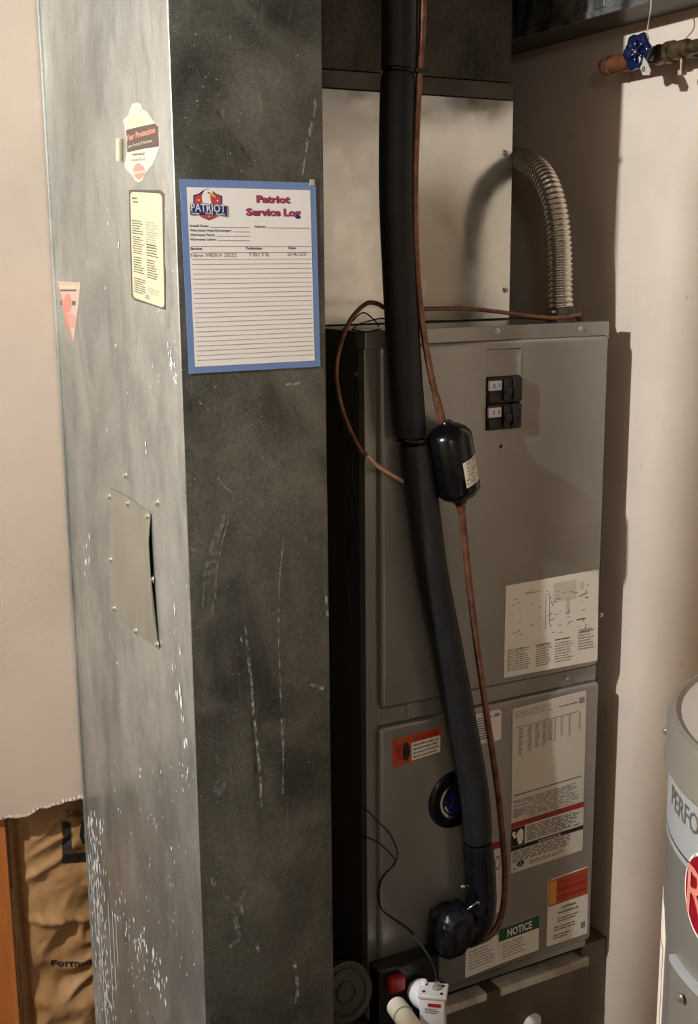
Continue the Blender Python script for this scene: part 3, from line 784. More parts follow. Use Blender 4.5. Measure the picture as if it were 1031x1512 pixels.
    P.lines(.03, .02, .55, .065, 4, M['ink2'], .4); P.rect(.62, .055, .88, .06, M['ink']); P.rect(.90, .035, .975, .07, M['ink2'])
    P.rect(.04, .115, .9, .118, M['ink'])
    for i, (u, v1) in enumerate(((.08, .29), (.20, .28), (.30, .27), (.40, .27), (.48, .25), (.56, .26), (.65, .24), (.76, .25), (.90, .23))):
        P.lines(u, .125, u+.07 if i < 5 else u+.03, v1, 14, M['ink2'], .55, words=False, rag=.4)
    P.done(lo)
    o, P = sticker('california_label', lo, corners([(810, 1300), (869, 1279), (867, 1378), (807, 1398)], **K), NF, M['paper'], .04, 'white label with orange warning heading')
    P.rect(.01, .01, .99, .40, M['orange']); P.rect(.03, .03, .20, .38, M['yellow'], 1); P.text('WARNING', .24, .13, .07, M['redp'], 1, width=.7, bold=.02)
    for i in range(2): P.rect(.22, .17+i*.11, .95, .23+i*.11, M['redp'], 1)
    P.text('CALIFORNIA', .33, .49, .035, M['inkb'], 1, width=.38, bold=.02); P.text('PROPOSITION 65', .26, .56, .035, M['inkb'], 1, width=.5, bold=.02)
    P.lines(.25, .62, .8, .70, 2, M['ink'], .4); P.lines(.16, .74, .85, .82, 2, M['ink'], .4); P.lines(.16, .86, .62, .94, 2, M['ink'], .4); P.rect(.83, .80, .94, .89, M['ink2'])
    P.done(lo)
    o, P = sticker('notice_label', lo, corners([(737, 1372), (796, 1351), (795, 1402), (736, 1424)], **K), NF, M['paper'], 0, 'notice label with green heading')
    P.rect(0, 0, 1, .36, M['green']); P.text('NOTICE', .20, .29, .21, M['paper'], 1, width=.62, bold=.03, rot=0)
    P.lines(.08, .45, .75, .9, 6, M['ink2'], .35); P.done(lo)
    o, P = sticker('instruction_label', lo, corners([(688, 1398), (736, 1380), (736, 1424), (687, 1444)], **K), NF, M['paper'], 0, 'plain white instruction label')
    P.lines(.1, .2, .9, .85, 7, M['ink2'], .35); P.done(lo)
    o, P = sticker('strip_label', lo, corners([(700, 1252), (741, 1240), (740, 1345), (700, 1360)], **K), NF, M['paper'], 0, 'narrow label half hidden behind the pipes')
    P.rect(0, 0, 1, .1, M['redp']); P.ring(.85, .3, .1, .1, .7, M['ink2']); P.done(lo)
air_handler()

# return box below
def return_box():
    t = thing('return_air_box', (1.25, 2.05, 0), 'dark sheet metal return box under the air handler', 'duct')
    bm = bmesh.new(); box(bm, (.985, 1.806, 0), (1.535, 2.36, Z(-1.472)), .003); obj('box_casing', bm, M['base'], t)
    bm = bmesh.new(); box(bm, (1.0, 1.845, Z(-1.4718)), (1.52, 2.35, FB-.001)); obj('shadow_gap_base', bm, M['dark'], t)  # base block, shadow under the cabinet put into its near-black colour
    a = at(668, 1478, Z=Z(-1.474)).x
    bm = bmesh.new(); box(bm, (1.10, 1.803, Z(-1.485)), (1.27, 1.838, Z(-1.4680)), .0015); obj('foil_tape', bm, M['ledge'], t)
    bm = bmesh.new(); box(bm, (1.305, 1.802, Z(-1.4865)), (1.535, 1.84, Z(-1.4675)), .002); obj('foil_tape', bm, M['ledge'], t)
    bm = bmesh.new(); lathe(bm, [(0, .006), (.018, .005), (.024, 0)], at(786, 1512, Y=1.806), NF, 16); obj('knob', bm, M['white'], t, smooth=True)
    # side filler flange towards the wall
    bm = bmesh.new(); box(bm, (FX1-.002, 1.81, 0), (WX-.002, 1.90, Z(-1.44)), .001); obj('side_flange', bm, M['base'], t)
return_box()

# ------------------------------------------------------------------ plenum above
def plenum():
    xr = at(756, 300, Y=PY).x; zt = at(755, 151, Y=PY).z; zt2 = at(480, 127, Y=PY).z
    zt = (zt+zt2)/2
    t = thing('supply_plenum', ((.9+xr)/2, 2.15, FT+.002), 'new bright metal plenum panel box above the air handler', 'duct')
    bm = bmesh.new(); box(bm, (.93, PY, FT+.002), (xr, 2.36, zt), .0015); obj('plenum_panel', bm, M['galv_new'], t)
    for x, y in [(746, 226), (746, 428)]:
        obj('screw', screw_bm(at(x, y, Y=PY), NF, .0042), M['screw'], t, smooth='auto')
    zf = at(600, 112, Y=PY).z
    bm = bmesh.new(); box(bm, (.90, PY-.006, zt+.001), (xr-.006, 2.36, zf), .001); obj('flange', bm, M['flange'], t)
    t2 = thing('upper_trunk_duct', (1.15, 2.15, zf), 'dark old galvanized trunk duct above the bright plenum', 'duct')
    bm = bmesh.new(); box(bm, (.87, PY-.01, zf+.001), (xr-.014, 2.36, CEIL-.002), .002); obj('trunk_casing', bm, M['galv_dark'], t2)
plenum()

# overhead duct along the right wall
def overhead():
    z = Z(.434); xe = 1.477
    t = thing('overhead_duct', (1.53, 1.4, z), 'overhead galvanized duct run along the right wall', 'duct')
    bm = bmesh.new(); box(bm, (xe, .3, z), (WX-.002, 2.42, z+.30), .002)
    bm.normal_update()
    for f in bm.faces: f.material_index = 1 if f.normal.z < -.5 else 0
    obj('duct_casing', bm, [M['galv_oh'], M['flange']], t)
    bm = bmesh.new(); box(bm, (xe-.004, .3, z-.002), (xe+.003, 2.42, z+.010), .001); obj('lower_hem', bm, M['galv_oh'], t)
    for y in (1.2, 1.78): 
        bm = bmesh.new(); box(bm, (xe-.006, y, z+.01), (xe, y+.03, z+.29), .001); obj('drive_cleat', bm, M['galv_oh'], t)
overhead()

# ------------------------------------------------------------------ insulated suction line
def suction():
    Y0 = 1.757
    t = thing('insulated_pipe', at(650, 1370, Y=Y0), 'long black foam insulated refrigerant pipe in front of the cabinet', 'pipe')
    path = [(590, -60), (590, 0), (588, 100)]
    a = [at(x, y, Y=Y0) for x, y in path]
    def seg(px, r, m, name='foam_sleeve', parent=t, ends=.90):
        pts = spline([at(x, y, Y=yy) for x, y, yy in px], 8); n = len(pts)
        rr = [r*(1-(1-ends)*max(0, 1-min(i, n-1-i)/1.5)) for i in range(n)]
        bm = bmesh.new(); tube(bm, pts, rr, 28); return obj(name, bm, m, parent, smooth='auto')
    top = at(590, -60, Y=Y0); 
    pts = [Vector((top.x, Y0, CEIL-.01)), at(590, 0, Y=Y0), at(590, 60, Y=Y0), at(589, 103, Y=Y0)]
    bm = bmesh.new(); tube(bm, spline(pts, 8), .0292, 28); obj('foam_sleeve', bm, M['foam'], t, smooth='auto')
    seg([(588, 108, Y0), (586, 200, Y0), (586, 300, Y0), (590, 400, Y0), (594, 480, Y0), (599, 560, Y0), (606, 645, Y0)], .0292, M['foam'])
    seg([(612, 655, Y0), (624, 740, Y0), (639, 850, Y0), (661, 960, Y0), (684, 1080, Y0), (700, 1170, Y0), (706, 1240, Y0)], .0288, M['foam'])
    seg([(706, 1243, Y0), (710, 1290, Y0), (711, 1340, Y0), (700, 1372, Y0), (676, 1380, Y0+.004)], .029, M['tape'], 'tape_wrap')
    for px in ((589, 105), (608, 650)):
        c = at(*px, Y=Y0); bm = bmesh.new(); lathe(bm, [(.0268, -.004), (.0298, -.003), (.0301, 0), (.0296, .003), (.0266, .004)], c, Vector((.1, 0, 1)), 28)
        obj('tape_band', bm, M['black'], t, smooth=True)
    # lumpy tape wrapped elbow
    bm = bmesh.new(); g = []
    c0 = at(666, 1372, Y=1.750)
    bmesh.ops.create_icosphere(bm, subdivisions=4, radius=1)
    for v in bm.verts:
        p = v.co.copy()
        e = lambda s: math.copysign(abs(s)**.6, s)
        q = Vector((e(p.x)*.040, e(p.y)*.037, e(p.z)*.046))
        q += p*(.006*mnoise.noise(p*2.3)+.003*mnoise.noise(p*6))
        q.z += -.35*q.x*0 + .12*q.x
        v.co = c0+q
    obj('tape_wrapped_elbow', bm, M['tape'], t, smooth=True)
    p = at(686, 1308, Y=1.735); bm = bmesh.new(); lathe(bm, [(0, .012), (.004, .011), (.005, 0), (0, -.002)], p, (-1, -.4, .2), 10); tube(bm, [p, p+Vector((.012, .004, -.004)), p+Vector((.012, .004, -.02))], .0015, 6)
    obj('wire_clip', bm, M['chrome'], t, smooth=True)
    bm = bmesh.new(); tube(bm, spline([at(690, 1343, Y=1.726), at(697, 1338, Y=1.722), at(706, 1332, Y=1.722), at(708, 1336, Y=1.724)], 5), .002, 6); obj('wire_clip', bm, M['chrome'], t, smooth=True)
suction()

def liquid():
    Y0 = 1.737
    t = thing('copper_liquid_line', at(655, 620, Y=Y0), 'brown copper liquid line with black filter drier beside the insulated pipe', 'pipe')
    top = at(626, -10, Y=Y0)
    bm = bmesh.new()
    pts = spline([Vector((top.x, Y0, CEIL-.01)), at(625, 0, Y=Y0), at(620, 100, Y=Y0), at(615, 200, Y=Y0), at(613, 300, Y=Y0), at(616, 400, Y=Y0), at(624, 480, Y=Y0), at(638, 560, Y=Y0), at(652, 612, Y=Y0)], 8)
    tube(bm, pts, .0056, 14); obj('upper_tube', bm, M['copper_dk'], t, smooth='auto')
    bm = bmesh.new(); a = at(644, 585, Y=Y0); b = at(654, 625, Y=Y0); tube(bm, [a, a.lerp(b, .3), a.lerp(b, .31), b], [.0068, .0068, .0074, .0074], 14); obj('fitting', bm, M['copper_dk'], t, smooth='auto')
    # drier
    A = at(659, 622, Y=1.733); B = at(680, 743, Y=1.738); ax = B-A; Ln = ax.length; R = .0405
    bm = bmesh.new(); lathe(bm, [(0, 0), (.010, 0), (.012, .004), (.024, .010), (.033, .016), (R, .026), (R, Ln-.030), (R*.97, Ln-.024), (.030, Ln-.014), (.014, Ln-.006), (.011, Ln), (0, Ln)], A, ax, 36)
    dr = obj('filter_drier', bm, M['black'], t, smooth='auto'); dr['label'] = 'glossy black filter drier canister'
    # paper label wrapped on the drier
    bm = bmesh.new(); axn = ax.normalized(); tocam = (Vector((0, 0, CAMZ))-A); tocam = (tocam-axn*tocam.dot(axn)).normalized(); side = axn.cross(tocam)
    if side.dot(RT) < 0: side = -side
    rows = []
    for j in range(2):
        r_ = []
        for i in range(9):
            an = math.radians(22+i*6.5); h = Ln*(.45+.30*j) - .006*i/8
            r_.append(bm.verts.new(A+axn*h+(tocam*math.cos(an)+side*math.sin(an))*(R+.0006)))
        rows.append(r_)
    for i in range(8): bm.faces.new((rows[0][i], rows[0][i+1], rows[1][i+1], rows[1][i]))
    obj('paper_label', bm, M['paper2'], dr, smooth=True)
    bm = bmesh.new()
    for j in range(6):
        for i in range(7):
            if random.random() < .3: continue
            vs = []
            for (di, dj) in ((.1, 0), (.8, 0), (.8, .4), (.1, .4)):
                an = math.radians(24+(i+di)*6.5); h = Ln*(.47+.27*(j+dj)/6)-.006*(i+di)/8
                vs.append(bm.verts.new(A+axn*h+(tocam*math.cos(an)+side*math.sin(an))*(R+.0010)))
            bm.faces.new(vs)
    obj('print', bm, M['ink2'], dr)
    bm = bmesh.new(); lathe(bm, [(0, 0), (.0085, 0), (.0085, .012), (.007, .02), (0, .02)], B-axn*.002, ax, 14); obj('fitting', bm, M['copper_dk'], t, smooth='auto')
    bm = bmesh.new()
    pts = spline([at(681, 745, Y=1.738), at(687, 800, Y=1.742), at(692, 850, Y=1.743), at(704, 950, Y=1.745), at(718, 1050, Y=1.747), at(733, 1150, Y=1.749), at(742, 1230, Y=1.749), at(746, 1300, Y=1.749), at(741, 1350, Y=1.75), at(727, 1378, Y=1.75), at(708, 1390, Y=1.75), at(688, 1390, Y=1.755)], 8)
    tube(bm, pts, .0062, 14); obj('lower_tube', bm, M['copper_dk'], t, smooth='auto')
    bm = bmesh.new(); p = at(620, 105, Y=Y0); box(bm, p+Vector((-.012, -.009, -.003)), p+Vector((.012, .009, .003)), .001); obj('cable_tie', bm, M['wire'], t)
liquid()

def loop():
    t = thing('thin_copper_tube', at(530, 600, Y=1.74), 'thin copper tube looping out left of the insulated pipe', 'pipe')
    pts = [(858, 464, 1.802), (830, 469, 1.802), (795, 468, 1.802), (740, 461, 1.798), (690, 456, 1.79), (635, 456, 1.79), (580, 458, 1.79), (556, 448, 1.775), (540, 449, 1.77), (518, 472, 1.755), (503, 510, 1.74), (497, 545, 1.735), (500, 580, 1.735), (511, 620, 1.735), (530, 660, 1.74), (541, 672, 1.745)]
    bm = bmesh.new(); tube(bm, spline([at(x, y, Y=Y) for x, y, Y in pts], 8), .0038, 10); obj('tube_run', bm, M['copper_dk'], t, smooth='auto')
    bm = bmesh.new(); tube(bm, spline([at(541, 672, Y=1.745), at(560, 690, Y=1.752), at(596, 711, Y=1.768), at(606, 716, Y=1.775)], 6), .0039, 10)
    obj('bright_end', bm, M['copper_pk'], t, smooth='auto')['label'] = 'clean bright pink end of the tube'
loop()

def wires():
    t = thing('control_wires', at(545, 470, Y=1.79), 'thin black control wires looping over the cabinet top', 'wire')
    for px in ([(560, 482, 1.79), (550, 470, 1.79), (535, 462, 1.80), (515, 480, 1.79), (506, 486, 1.80)],
               [(562, 470, 1.79), (545, 474, 1.79), (525, 482, 1.79), (515, 500, 1.80)],
               [(563, 486, 1.785), (550, 488, 1.785), (540, 490, 1.785), (520, 486, 1.80)],
               [(560, 470, 1.80), (620, 474, 1.80), (700, 472, 1.82), (760, 470, 1.84), (810, 472, 1.86)]):
        bm = bmesh.new(); tube(bm, spline([at(x, y, Y=Y) for x, y, Y in px], 6), .0012, 6); obj('wire', bm, M['wire'], t, smooth='auto')
    t = thing('hanging_wires', at(515, 700, Y=1.88), 'black wires hanging in the dark gap between duct and cabinet', 'wire')
    for px in ([(500, 560, 1.86), (508, 640, 1.86), (506, 700, 1.86), (520, 760, 1.86), (512, 830, 1.86), (518, 920, 1.86)],
               [(524, 640, 1.86), (520, 700, 1.86), (530, 770, 1.86), (516, 810, 1.86), (512, 900, 1.86)]):
        bm = bmesh.new(); tube(bm, spline([at(x, y, X=FX0-.006) for x, y, Y in px], 6), .0013, 6); obj('wire', bm, M['wire'], t, smooth='auto')
wires()

# ------------------------------------------------------------------ corrugated conduit on the cabinet top
def conduit():
    base = at(829, 472, Y=1.845); base.z = FT+.003
    t = thing('flexible_conduit', base, 'corrugated metal conduit rising from the cabinet top beside the wall', 'conduit')
    pts = [base+Vector((0, 0, .018))]
    for x, y, Y in ((828, 430, 1.845), (827, 370, 1.85), (822, 320, 1.862), (812, 280, 1.885), (796, 252, 1.93), (772, 237, 2.0), (740, 232, 2.09)):
        pts.append(at(x, y, Y=Y))
    sp = spline(pts, 40); d = [0]
    for a, b in zip(sp, sp[1:]): d.append(d[-1]+(b-a).length)
    r0 = .0225
    rr = [r0+.0014*math.sin(s/.0096*2*math.pi) for s in d]
    # resample evenly
    n = int(d[-1]/.0011); P2 = []; R2 = []
    j = 0
    for i in range(n+1):
        s = d[-1]*i/n
        while j < len(d)-2 and d[j+1] < s: j += 1
        f = (s-d[j])/(d[j+1]-d[j]); P2.append(sp[j].lerp(sp[j+1], f)); R2.append(r0+.0014*math.sin(s/.0096*2*math.pi))
    bm = bmesh.new(); tube(bm, P2, R2, 32); obj('corrugated_hose', bm, M['flex'], t, smooth=True)
    bm = bmesh.new(); lathe(bm, [(0, 0), (.030, 0), (.030, .006), (.027, .007), (.0265, .026), (.022, .027), (0, .027)], base-Vector((0, 0, .001)), (0, 0, 1), 28)
    obj('clamp_connector', bm, M['flange'], t, smooth='auto')
    bm = bmesh.new(); box(bm, base+Vector((.022, -.022, .0)), base+Vector((.036, -.008, .012)), .002); obj('clamp_screw', bm, M['blackp'], t)
    bm = bmesh.new(); lathe(bm, [(0, 0), (.004, 0), (.004, .012), (0, .012)], base+Vector((-.026, -.012, .018)), (-1, -.3, 0), 10); obj('clamp_screw', bm, M['screw'], t, smooth='auto')
conduit()

# ------------------------------------------------------------------ valve on the right wall
def valve():
    X = 1.535
    c = at(972, 72, X=X)
    t = thing('gate_valve', c, 'copper water pipe with blue handled gate valve under the overhead duct', 'valve')
    z = at(950, 86, X=X).z; y0 = at(891, 95, X=X).y
    def P(y, dz=0): return Vector((X, y, z+dz))
    bm = bmesh.new(); lathe(bm, [(0, 0), (.012, .001), (.0155, .005), (.0160, .03), (.0160, y0-c.y-.018), (0, y0-c.y-.018)], P(y0), (0, -1, 0), 24); obj('copper_pipe', bm, M['copper_br'], t, smooth='auto')
    bm = bmesh.new(); lathe(bm, [(.0155, 0), (.0175, .001), (.0175, .004), (.0155, .005)], P(y0-.022), (0, -1, 0), 24); obj('solder_ring', bm, M['brass'], t, smooth='auto')
    bm = bmesh.new(); lathe(bm, [(0, 0), (.019, 0), (.019, .012), (.013, .016), (.016, .026), (.018, .034), (.016, .042), (.013, .05), (.019, .056), (.019, .070), (0, .070)], P(c.y+.030), (0, -1, 0), 16)
    tube(bm, [Vector((X, c.y, z)), Vector((X-.022, c.y, z))], [.013, .010], 12); obj('valve_body', bm, M['brass'], t, smooth='auto')
    hx = X-.046
    bm = bmesh.new(); tube(bm, [Vector((X-.02, c.y, z)), Vector((hx-.004, c.y, z))], .0045, 10); obj('stem', bm, M['brass'], t, smooth='auto')
    # lobed hand wheel
    bm = bmesh.new(); n = 60; hc = Vector((hx, c.y, z+.002)); rings = []
    for (rad, dx) in ((.012, -.002), (.019, -.003), (.023, -.007), (.028, -.007), (.031, 0), (.028, .007), (.022, .007), (.012, .004)):
        ring = []
        for k in range(n):
            a = 2*math.pi*k/n; lob = 1+.10*math.cos(6*a)*(rad > .02)
            ring.append(bm.verts.new(hc+Vector((dx, math.cos(a)*rad*lob, math.sin(a)*rad*lob))))
        rings.append(ring)
    for a, b in zip(rings, rings[1:]):
        for k in range(n): bm.faces.new((a[k], a[(k+1) % n], b[(k+1) % n], b[k]))
    bm.faces.new(rings[0]); bm.faces.new(rings[-1][::-1])
    for k in range(6):
        a = 2*math.pi*k/6+.5; tube(bm, [hc+Vector((-.004, 0, 0)), hc+Vector((-.007, math.cos(a)*.024, math.sin(a)*.024))], .003, 8)
    obj('blue_handwheel', bm, M['blue_en'], t, smooth=True)['label'] = 'blue enamel handwheel'
    bm = bmesh.new(); lathe(bm, [(0, .006), (.004, .005), (.005, 0)], hc+Vector((-.003, 0, 0)), (-1, 0, 0), 6); obj('handle_nut', bm, M['screw'], t)
    # continuing pipe with coupling, strap and drain stub
    ye = c.y-.040
    bm = bmesh.new(); lathe(bm, [(0, 0), (.016, 0), (.016, .035), (.012, .038), (.012, 1.4), (0, 1.4)], P(ye), (0, -1, 0), 20); obj('near_pipe', bm, M['brass'], t, smooth='auto')
    bm = bmesh.new(); yy = at(1008, 80, X=X).y; tube(bm, [P(yy), P(yy, -.034)], .0055, 12); lathe(bm, [(0, 0), (.009, 0), (.009, .008), (0, .008)], P(yy, -.034), (0, 0, -1), 8)
    obj('drain_stub', bm, M['brass'], t, smooth='auto')
    bm = bmesh.new(); box(bm, (X+.012, yy-.006, z-.012), (WX-.001, yy+.006, z+.012), .001); obj('pipe_bracket', bm, M['flange'], t)
    bm = bmesh.new(); box(bm, (X+.012, y0-.05, z-.006), (WX-.001, y0-.04, z+.006), .001); obj('pipe_bracket', bm, M['flange'], t)
    g = thing('hanging_tag', at(953, 95, X=hx), 'grey metal tag hanging on a string from the valve', 'tag')
    bm = bmesh.new(); a = at(962, -4, X=1.474); a.x = 1.474
    tube(bm, spline([a, at(961, 15, X=1.47), at(957, 40, X=hx), at(955, 66, X=hx)], 6), .0013, 6); tube(bm, spline([at(955, 66, X=hx), at(952, 80, X=hx-.003), at(952, 96, X=hx)], 6), .002, 6); obj('string', bm, M['string'], g, smooth='auto')
    bm = bmesh.new(); prism(bm, [at(x, y, X=hx-.006) for x, y in [(943, 84), (948, 80), (956, 92), (961, 104), (959, 111), (949, 111), (945, 98)]], (1, 0, 0), .0015); obj('tag_plate', bm, M['tagm'], g)
    bm = bmesh.new(); lathe(bm, [(.0015, 0), (.0045, 0), (.0045, .001), (.0015, .001), (.0015, 0)], at(951, 102, X=hx-.0062), (-1, 0, 0), 16); obj('eyelet', bm, M['screw'], g)
valve()

# ------------------------------------------------------------------ water heater
def heater():
    cx_, cy_, R = 1.219, .84, .30; zt = Z(-.54)
    t = thing('water_heater', (cx_, cy_, 0), 'grey cylindrical water heater with red round emblem in the lower right corner', 'water heater')
    O = Vector((cx_, cy_, 0)); up = (0, 0, 1)
    zb = Z(-.603)
    bm = bmesh.new(); lathe(bm, [(0, 0), (R-.006, 0), (R-.006, zb+.002), (0, zb+.002)], O, up, 96); obj('tank_jacket', bm, M['heater'], t, smooth='auto')
    bm = bmesh.new(); lathe(bm, [(R-.006, zb+.001), (R, zb), (R+.002, zb+.003), (R+.001, zb+.010), (R, zb+.012), (R, zt-.012), (R-.004, zt-.003), (R-.010, zt), (R-.016, zt-.003)], O, up, 96); obj('cap_skirt', bm, M['heater_top_shaded'], t, smooth='auto')
    bm = bmesh.new(); lathe(bm, [(R-.0155, zt-.0032), (R-.03, zt-.004), (0, zt+.004)], O, up, 96); obj('top_pan', bm, M['heater_pan_lit'], t, smooth='auto')  # same cap paint as the skirt, toned lighter as if lit from above
    # direction of a pixel as angle on the cylinder front
    def ang(px, py):
        d = fwd + RT*((px-IW/2)/FPX) + UP*((IH/2-py)/FPX)
        ox, oy = -cx_, -cy_; A_ = d.x**2+d.y**2; B_ = 2*(ox*d.x+oy*d.y); C_ = ox*ox+oy*oy-(R-.006)**2
        q = B_*B_-4*A_*C_
        tt = -B_/(2*A_) if q < 0 else (-B_-math.sqrt(q))/(2*A_)
        return math.atan2(d.y*tt-cy_, d.x*tt-cx_), CAMZ+d.z*tt
    def patch(bm, a0, a1, z0, z1, r, th, n=24, mi=0, fz=None):
        rows = []
        for i in range(n+1):
            a = a0+(a1-a0)*i/n; u = Vector((math.cos(a), math.sin(a), 0))
            zz0 = z0; zz1 = z1 if fz is None else fz(i/n)
            rows.append([bm.verts.new(O+u*rr+Vector((0, 0, z_))) for rr, z_ in ((r, zz0), (r+th, zz0), (r+th, zz1), (r, zz1))])
        for a, b in zip(rows, rows[1:]):
            for k in range(4): f = bm.faces.new((a[k], a[(k+1) % 4], b[(k+1) % 4], b[k])); f.material_index = mi
        bm.faces.new(rows[0]); bm.faces.new(rows[-1][::-1])
    aL, _ = ang(979, 1150)
    z0b = ang(996, 1240)[1]
    bm = bmesh.new(); patch(bm, aL-.35, aL+1.6, z0b, zb-.001, R-.006, .0012, 40); band = obj('silver_band', bm, M['heater_band'], t, smooth='auto'); band['label'] = 'silver printed band below the top cap'
    bm = bmesh.new(); patch(bm, aL-.35, aL+1.6, z0b-.010, z0b-.003, R-.006, .0014, 40); obj('chrome_stripe', bm, M['heater_band'], t, smooth='auto')
    bm = bmesh.new(); patch(bm, aL-.35, aL+1.6, z0b-.002, z0b, R-.006, .0014, 40); obj('dark_stripe', bm, M['inkb'], t)
    # lettering wrapped on the band
    a0, z0 = ang(994, 1186); aR = ang(1031, 1240)[0]
    def wrap(txt, a_start, z, h, m, name, parent, sx=1., bold=0, r=R-.0042):
        c = [Vector((0, 0, 1)), Vector((1, 0, 1)), Vector((1, 0, 0)), Vector((0, 0, 0))]
        P = Print(c, (0, -1, 0), 0); P.text(txt, 0, 1, h, m, bold=bold, sx=sx)
        for v in P.bm.verts:
            s = v.co.x; a = a_start+s/R; zz = z+(v.co.z-0); v.co = O+Vector((math.cos(a)*r, math.sin(a)*r, zz))
        return P.done(parent, name)
    wrap('PERFORMANCE', a0, z0, .026, M['ink'], 'lettering', band, sx=.9, bold=.01)
    # red emblem
    aE, zE = ang(1012, 1298); rE = .052
    bm = bmesh.new(); n = 40
    def emb(rad, r, m, name, parent):
        bm = bmesh.new(); cen = bm.verts.new(O+Vector((math.cos(aE+rE/R)*r, math.sin(aE+rE/R)*r, zE)))
        ring = []
        for k in range(n):
            th = 2*math.pi*k/n; a = aE+rE/R+rad*math.cos(th)/R*.95; ring.append(bm.verts.new(O+Vector((math.cos(a)*r, math.sin(a)*r, zE+rad*1.05*math.sin(th)))))
        for k in range(n): bm.faces.new((cen, ring[k], ring[(k+1) % n]))
        return obj(name, bm, m, parent, smooth=True, recalc=True)
    e = emb(rE, R-.0048, M['paper'], 'emblem', t); e['label'] = 'red round emblem with pale rim'
    emb(rE*.93, R-.0042, M['heater_red'], 'emblem_field', e)
    wrap('R', aE+.012/R, zE-.031, .062, M['pink'], 'emblem_letter', e, sx=.9, r=R-.0036)
    # access cover with rounded corner
    ac, zc = ang(997, 1412); 
    bm = bmesh.new()
    fz = lambda u: zc - .02*max(0, 1-u*12)**2
    patch(bm, ac, ac+.9, zc-.30, zc, R-.006, .005, 40, fz=fz); obj('access_cover', bm, M['heater_top_shaded'], t, smooth='auto')
    bm = bmesh.new(); patch(bm, ac+.005, ac+.9, zc-.004, zc+.004, R-.006, .008, 40); obj('cover_lip', bm, M['heater_band'], t, smooth='auto')
    def outward(a): return Vector((math.cos(a), math.sin(a), 0))
    a, zz = ang(1017, 1471); obj('screw', screw_bm(O+outward(a)*(R+.004)+Vector((0, 0, zz)), outward(a), .004), M['screw'], t, smooth='auto')
    a, zz = ang(986, 1079); obj('screw', screw_bm(O+outward(a)*(R)+Vector((0, 0, zz)), outward(a), .004), M['screw'], t, smooth='auto')
    # white data sheet wrapped on the left
    aw, zw = ang(983, 1385)
    bm = bmesh.new(); patch(bm, aw-.75, aw, zw-.45, zw+.006, R-.006, .0008, 30, fz=lambda u: zw+.03-.03*max(0, (u-.9)*10)); sh = obj('white_data_sheet', bm, M['paper'], t, smooth='auto')
    sh['label'] = 'white sheet with thin red border line'
    bm = bmesh.new(); patch(bm, aw-.030, aw-.024, zw-.44, zw-.02, R-.0055, .0008, 2); patch(bm, aw-.7, aw-.024, zw-.021, zw-.019, R-.0055, .0008, 20); obj('red_line', bm, M['maroon'], sh)
    # flue collar, draft pipe and water nipples on top, beyond the frame
    bm = bmesh.new(); lathe(bm, [(.055, 0), (.055, .05), (.052, .052), (.052, .9)], O+Vector((.10, .02, zt+.003)), up, 32); obj('flue_pipe', bm, M['flange'], t, smooth='auto')
    for dx in (-.1, .1):
        bm = bmesh.new(); lathe(bm, [(0, 0), (.013, 0), (.013, .10), (.011, .10), (.011, .9), (0, .9)], O+Vector((.02+dx*1.0, -.19, zt+.001)), up, 16); obj('water_nipple', bm, M['copper'], t, smooth='auto')
heater()

